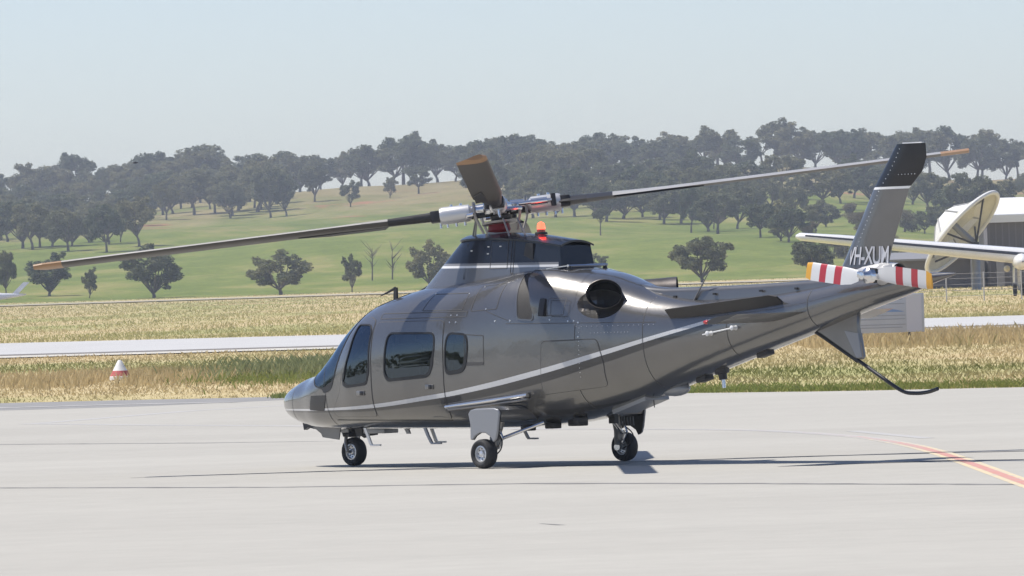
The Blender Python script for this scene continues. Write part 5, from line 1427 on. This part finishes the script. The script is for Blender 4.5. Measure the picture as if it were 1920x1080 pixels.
MB().add(v + [(x, y, .895) for x, y, z in v], [(i, i + 1, 22 + i, 21 + i) for i in range(20)]).build('blue_figure', M_blue, sg)

# --- large twin-engine aircraft, only its outer wing reaches into view
AY = 470.
ac = empty('airliner', (36.5, AY, terr(36, AY))); tag(ac, 'white commuter aircraft whose long outer wing reaches in behind the tail fin', 'aircraft')
M_wing = mat('wing_white', (.82, .82, .82), .3, 0, .4, var=.04, vscale=1.2); M_wing_strip = mat('dark_wing_strip', (.045, .05, .065), .4)
def wing_mesh(x0, x1, z0, z1, c0, c1, t0, t1, n_=14):
    prof = [(0, 0), (.015, .32), (.05, .6), (.13, .86), (.3, 1), (.6, .72), (1, .04)]; ring_ = prof + [(u, -w * .7) for u, w in prof[::-1][1:-1]]; vs = []
    for i in range(n_ + 1):
        t = i / n_; x = x0 + (x1 - x0) * t; z = z0 + (z1 - z0) * t; c = c0 + (c1 - c0) * t; th = t0 + (t1 - t0) * t
        if i == 0: c *= .62; th *= .35
        if i == 1: x = x0 + .25 * (1 if x1 > x0 else -1); z = z0 + (z1 - z0) * .02; c = c0 * .93; th = t0 * .9
        vs += [(x, -c * .45 + u * c, z + w * th / 2) for u, w in ring_]
    k = len(ring_); F = [(j * k + q, j * k + (q + 1) % k, (j + 1) * k + (q + 1) % k, (j + 1) * k + q) for j in range(n_) for q in range(k)] + [tuple(range(k)), tuple(range(n_ * k, n_ * k + k))]
    return vs, F
v, f = wing_mesh(-19.4, -1.2, 3.98, 1.72, 1.55, 2.7, .62, 1.35); wg = MB().add(v, f).build('wing', M_wing, ac, 60)
v, f = wing_mesh(19.4, 1.2, 3.98, 1.72, 1.55, 2.7, .62, 1.35); MB().add(v, f).build('wing', M_wing, ac, 60)
bt = MB(); vs = []  # dark blue-grey strip along the upper leading edge
for i in range(12):
    t = .03 + .8 * i / 11; x = -19.4 + 18.2 * t; z = 3.98 - 2.26 * t; c = 1.55 + 1.15 * t; th = .62 + .73 * t
    for u, w in ((.028, .50), (.012, .34), (.004, .18)): vs.append((x, -c * .45 + u * c - .008, z + w * th / 2 + .004))
bt.add(vs, [(i * 3 + k, i * 3 + k + 1, i * 3 + 4 + k, i * 3 + 3 + k) for i in range(11) for k in range(2)]).build('dark_wing_strip', M_wing_strip, wg)
MB().lathe((-6.0, -2.4, 2.05), (0, 1, 0), [(0, .05), (.05, .18), (.3, .36), (1.2, .50), (3.0, .46), (4.6, .15), (4.7, 0)], 20).build('engine_nacelle', M_wing, ac)
fus2 = MB().lathe((0, -7, 1.9), (0, 1, 0), [(0, .05), (.4, .45), (1.5, .85), (3, .95), (9, .95), (12, .6), (15, .12), (15.1, 0)], 24); fus2.build('fuselage', M_wing, ac)
MB().prism([(5.2, 2.3), (7.6, 2.3), (8.0, 5.2), (6.9, 5.2)], (0, 0, 0), (0, 1, 0), (0, 0, 1), (1, 0, 0), -.08, .08).build('tail_fin', M_wing, ac)
for x in (-6.35, -5.9, 5.9, 6.35): 
    MB().lathe((x - .12, .2, .36), (1, 0, 0), [(0, .2), (.02, .34), (.12, .36), (.22, .34), (.24, .2)], 20).build('wheel', M_tyre, ac)
for x in (-6.1, 6.1): MB().tube([(x, .2, .34), (x, .15, 1.7)], .09, 10).build('gear_leg', M_white, ac); MB().prism([(-.6, .8), (.7, .8), (.5, 1.75), (-.6, 1.75)], (x, 0, 0), (0, 1, 0), (0, 0, 1), (1, 0, 0), -.32, -.28).build('gear_door', M_wing, ac)
MB().box((0, -5, .6), (.2, .5, 1.2)).build('nose_leg', M_white, ac)
MB().lathe((-6.8, -.6, 1.66), (0, 1, 0), [(0, .02), (.1, .12), (.7, .2), (1.5, .1), (1.7, 0)], 14).build('flap_fairing', mat('cream_paint', (.66, .60, .42), .4), ac)

# --- large dish aerial
DY = 556.
dc = Vector((32.05, DY, 4.4)); dn = Vector((.69, -.29, -.66)).normalized()
ds = empty('dish_aerial', (33.6, DY, terr(33, DY))); off = -Vector(ds.location)
tag(ds, 'large tilted white dish with dark struts beside the hangar', 'dish')
ax1 = Vector((.71, 0, .705)); ax1 = (ax1 - dn * ax1.dot(dn)).normalized(); ax2 = dn.cross(ax1)
RD, DEP = 3.62, .95; pan = MB(); vs = []; nr_, ns_ = 8, 40
for sgn, dz in ((1, 0), (-1, -.10)):
    for i in range(nr_ + 1):
        r = RD * i / nr_
        for k in range(ns_):
            a = 2 * math.pi * k / ns_; vs.append(dc + off + (ax1 * math.cos(a) + ax2 * math.sin(a)) * max(r, .01) + dn * (DEP * (r / RD) ** 2 - DEP + dz))
F = []
for lay in (0, 1):
    b = lay * (nr_ + 1) * ns_
    F += [(b + i * ns_ + k, b + i * ns_ + (k + 1) % ns_, b + (i + 1) * ns_ + (k + 1) % ns_, b + (i + 1) * ns_ + k) for i in range(nr_) for k in range(ns_)]
pan.add(vs, F); pan.build('reflector', mat('dish_cream', (.62, .61, .52), .6, var=.12, vscale=.8), ds)
rim_ = MB(); ring_ = [dc + off + (ax1 * math.cos(2 * math.pi * k / 48) + ax2 * math.sin(2 * math.pi * k / 48)) * (RD + .04) for k in range(49)]
rim_.tube(ring_, .16, 8, cap=False); rim_.build('rim', mat('dish_white', (.80, .80, .78), .5), ds)
foc = dc + off + dn * 1.35
for k, a in enumerate((20, 110, 200, 290)):
    MB().tube([dc + off + (ax1 * math.cos(R(a)) + ax2 * math.sin(R(a))) * RD * .82 + dn * (-.3), foc], .07, 8).build('feed_strut', M_dark, ds)
MB().box(foc, (.4, .4, .35), bev=.05).build('feed_horn', M_dark, ds)
M_post0 = mat('dish_rib', (.35, .35, .34), .6)
hx = [(1, .05), (.35, .85), (-.5, .8), (-1, .0), (-.3, -.85), (.6, -.75)]
back = [dc + off + (ax1 * c_ + ax2 * s_) * 2.7 - dn * .32 for c_, s_ in hx]; bk = [dc + off + (ax1 * c_ * .55 + ax2 * s_ * .6) * 1.7 - dn * 1.75 for c_, s_ in hx]
for i in range(6):
    j = (i + 1) % 6
    MB().add([back[i], back[j], bk[j], bk[i]], [(0, 1, 2, 3)], 0, False).build('back_panel', MATS['dish_white'], ds)
    MB().tube([back[i], bk[i]], .07, 6).build('back_rib', M_post0, ds)
MB().add(bk, [(0, 1, 2, 3, 4, 5)], 0, False).build('back_panel', MATS['dish_white'], ds)
MB().tube([(-.6, .8, -.2), (-.6, .8, 3.2), tuple(dc + off - dn * 1.4)], [.35, .3, .25], 12).build('pedestal', M_fair, ds)

# --- hangar with open lean-to
bx = empty('hangar', (46., 592., terr(40, 592))); tag(bx, 'low hangar with white roof and dark ribbed wall at the right edge', 'building')
M_hw = mat('ribbed_wall', (.16, .15, .15), .7, var=.1, vscale=.5); M_hr = mat('white_roof', (.80, .80, .80), .5, var=.04, vscale=.3); M_post = mat('hangar_post', (.24, .24, .25), .6)
MB().box((3., 5, 2.65), (26, 10, 5.2)).build('wall', M_hw, bx)
rb = MB()
for i in range(52): rb.box((-9.85 + i * .5, -.03, 2.7), (.10, .06, 5.0))
rb.build('wall_ribs', mat('rib_grey', (.20, .19, .19), .7), bx)
MB().prism([(-.6, 5.05), (-.6, 5.45), (5, 6.75), (10.6, 5.45), (10.6, 5.05)], (0, 0, 0), (0, 1, 0), (0, 0, 1), (1, 0, 0), -10.3, 16.3).build('roof', M_hr, bx)
MB().box((3, -.64, 5.12), (26.8, .08, .55)).build('fascia', M_hr, bx)
for x in (-11.2, -10.55): MB().box((x, -1.2, 2.9 if x > -11 else 3.2), (.38, .38, 5.8 if x > -11 else 6.2)).build('post', M_post, bx)
MB().box((-14.2, 4, 1.2), (7.2, 6, 2.4)).build('lean_to', M_hw, bx)
MB().box((-14.2, 3.4, 2.5), (7.8, 7.6, .14), rot=Matrix.Rotation(R(4), 3, 'X')).build('lean_to_roof', M_post, bx)
for x in (-9.2, -8.1): MB().box((x, -2.0, 1.4), (.55, .5, 2.9)).build('pillar', M_post, bx)
MB().box((-4.6, -2.4, 2.3), (8, .3, .3)).build('beam', M_post, bx)

# --- wire fence in front of the hangar
fy = 438.
fe = empty('wire_fence', (22., fy, terr(22, fy))); tag(fe, 'thin wire fence on steel posts in front of the hangar', 'fence')
M_fp = mat('galvanised_post', (.55, .55, .55), .5, .4); M_fw = mat('fence_wire', (.34, .34, .35), .5, .5)
for i in range(12): MB().tube([(i * 2.1 + .15, 0, -.1), (i * 2.1 + .15, 0, 1.62)], .035, 6).build('post', M_fp, fe)
for z in (.3, .62, .95, 1.28, 1.55): MB().tube([(0, -.04, z), (23.5, -.04, z)], .010, 4).build('wire', M_fw, fe)

# --- small parked plane on the far left
sp_ = empty('light_plane', (-60.4, 900., terr(-60, 900)), R(4)); tag(sp_, 'small white light plane parked at the far left edge of the field', 'aircraft')
M_pl = mat('plane_white', (.74, .75, .78), .35, 0, .4)
vs = []; sec_ = [(-3.6, .05, .05, 1.0), (-3.3, .35, .38, 1.0), (-2.2, .52, .55, 1.02), (-1.2, .6, .78, 1.18), (.6, .6, .8, 1.2), (1.8, .42, .5, 1.12), (4.2, .12, .18, 1.22), (4.6, .03, .06, 1.24)]
for x, w, h, z in sec_: vs += [(x, w * math.cos(k * math.pi / 8), z + h * .75 * math.sin(k * math.pi / 8)) for k in range(16)]
MB().add(vs, [(j * 16 + k, j * 16 + (k + 1) % 16, (j + 1) * 16 + (k + 1) % 16, (j + 1) * 16 + k) for j in range(len(sec_) - 1) for k in range(16)] + [tuple(range(16)), tuple(range(112, 128))]).build('fuselage', M_pl, sp_)
MB().prism([(2.9, 1.3), (3.7, 1.35), (5.05, 2.65), (4.35, 2.68)], (0, 0, 0), (1, 0, 0), (0, 0, 1), (0, 1, 0), -.05, .05).build('tail_fin', M_pl, sp_)
MB().box((4.2, 0, 1.3), (.8, 3.2, .06)).build('tailplane', M_pl, sp_)
MB().box((-.5, 0, .78), (1.5, 9.6, .15), bev=.04).build('wing', M_pl, sp_)
for x, w in ((-1.25, .55), (-.5, .6), (.35, .6)): MB().prism([(-w / 2, -.15), (w / 2, -.15), (w * .42, .2), (-w * .42, .2)], (x, -.56, 1.55), (1, 0, 0), (0, .45, 1), (0, 1, 0), -.03, .0).build('window', M_black, sp_)
for x, y in ((-2.5, 0), (.2, -1.5), (.2, 1.5)): 
    MB().lathe((x, y - .07, .22), (0, 1, 0), [(0, .1), (.02, .21), (.12, .21), (.14, .1)], 16).build('wheel', M_tyre, sp_); MB().tube([(x, y, .22), (x, y * .95, .85)], .04, 6).build('gear_leg', M_pl, sp_)

# --- bird in the sky
bd = empty('bird', (-14.25, 300., 7.05)); tag(bd, 'tiny dark bird gliding above the left hilltop trees', 'bird')
MB().sphere((0, 0, 0), (.11, .035, .03), 10, 6).build('body', M_dark, bd)
for s in (1, -1): MB().add([(.03, 0, .01), (-.05, 0, .01), (-.02 + .06 * 0, s * .14, .05), (.03, s * .14, .05), (-.01, s * .26, .02)], [(0, 1, 2, 3), (3, 2, 4)]).build('wing', M_dark, bd)

# --- haze over the airfield
hz = MB().box((0, 1070, 25.5), (3100, 4140, 55)); 
hm = bpy.data.materials.new('haze_air'); hm.use_nodes = True; nt = hm.node_tree; nt.nodes.clear()
pv = nt.nodes.new('ShaderNodeVolumePrincipled'); pv.inputs['Density'].default_value = .0002; pv.inputs['Color'].default_value = (.80, .86, .96, 1); pv.inputs['Anisotropy'].default_value = .2
ho = nt.nodes.new('ShaderNodeOutputMaterial'); nt.links.new(pv.outputs[0], ho.inputs['Volume'])
tag(hz.build('haze', hm), 'thin summer haze lying over the whole airfield', 'haze', kind='stuff')
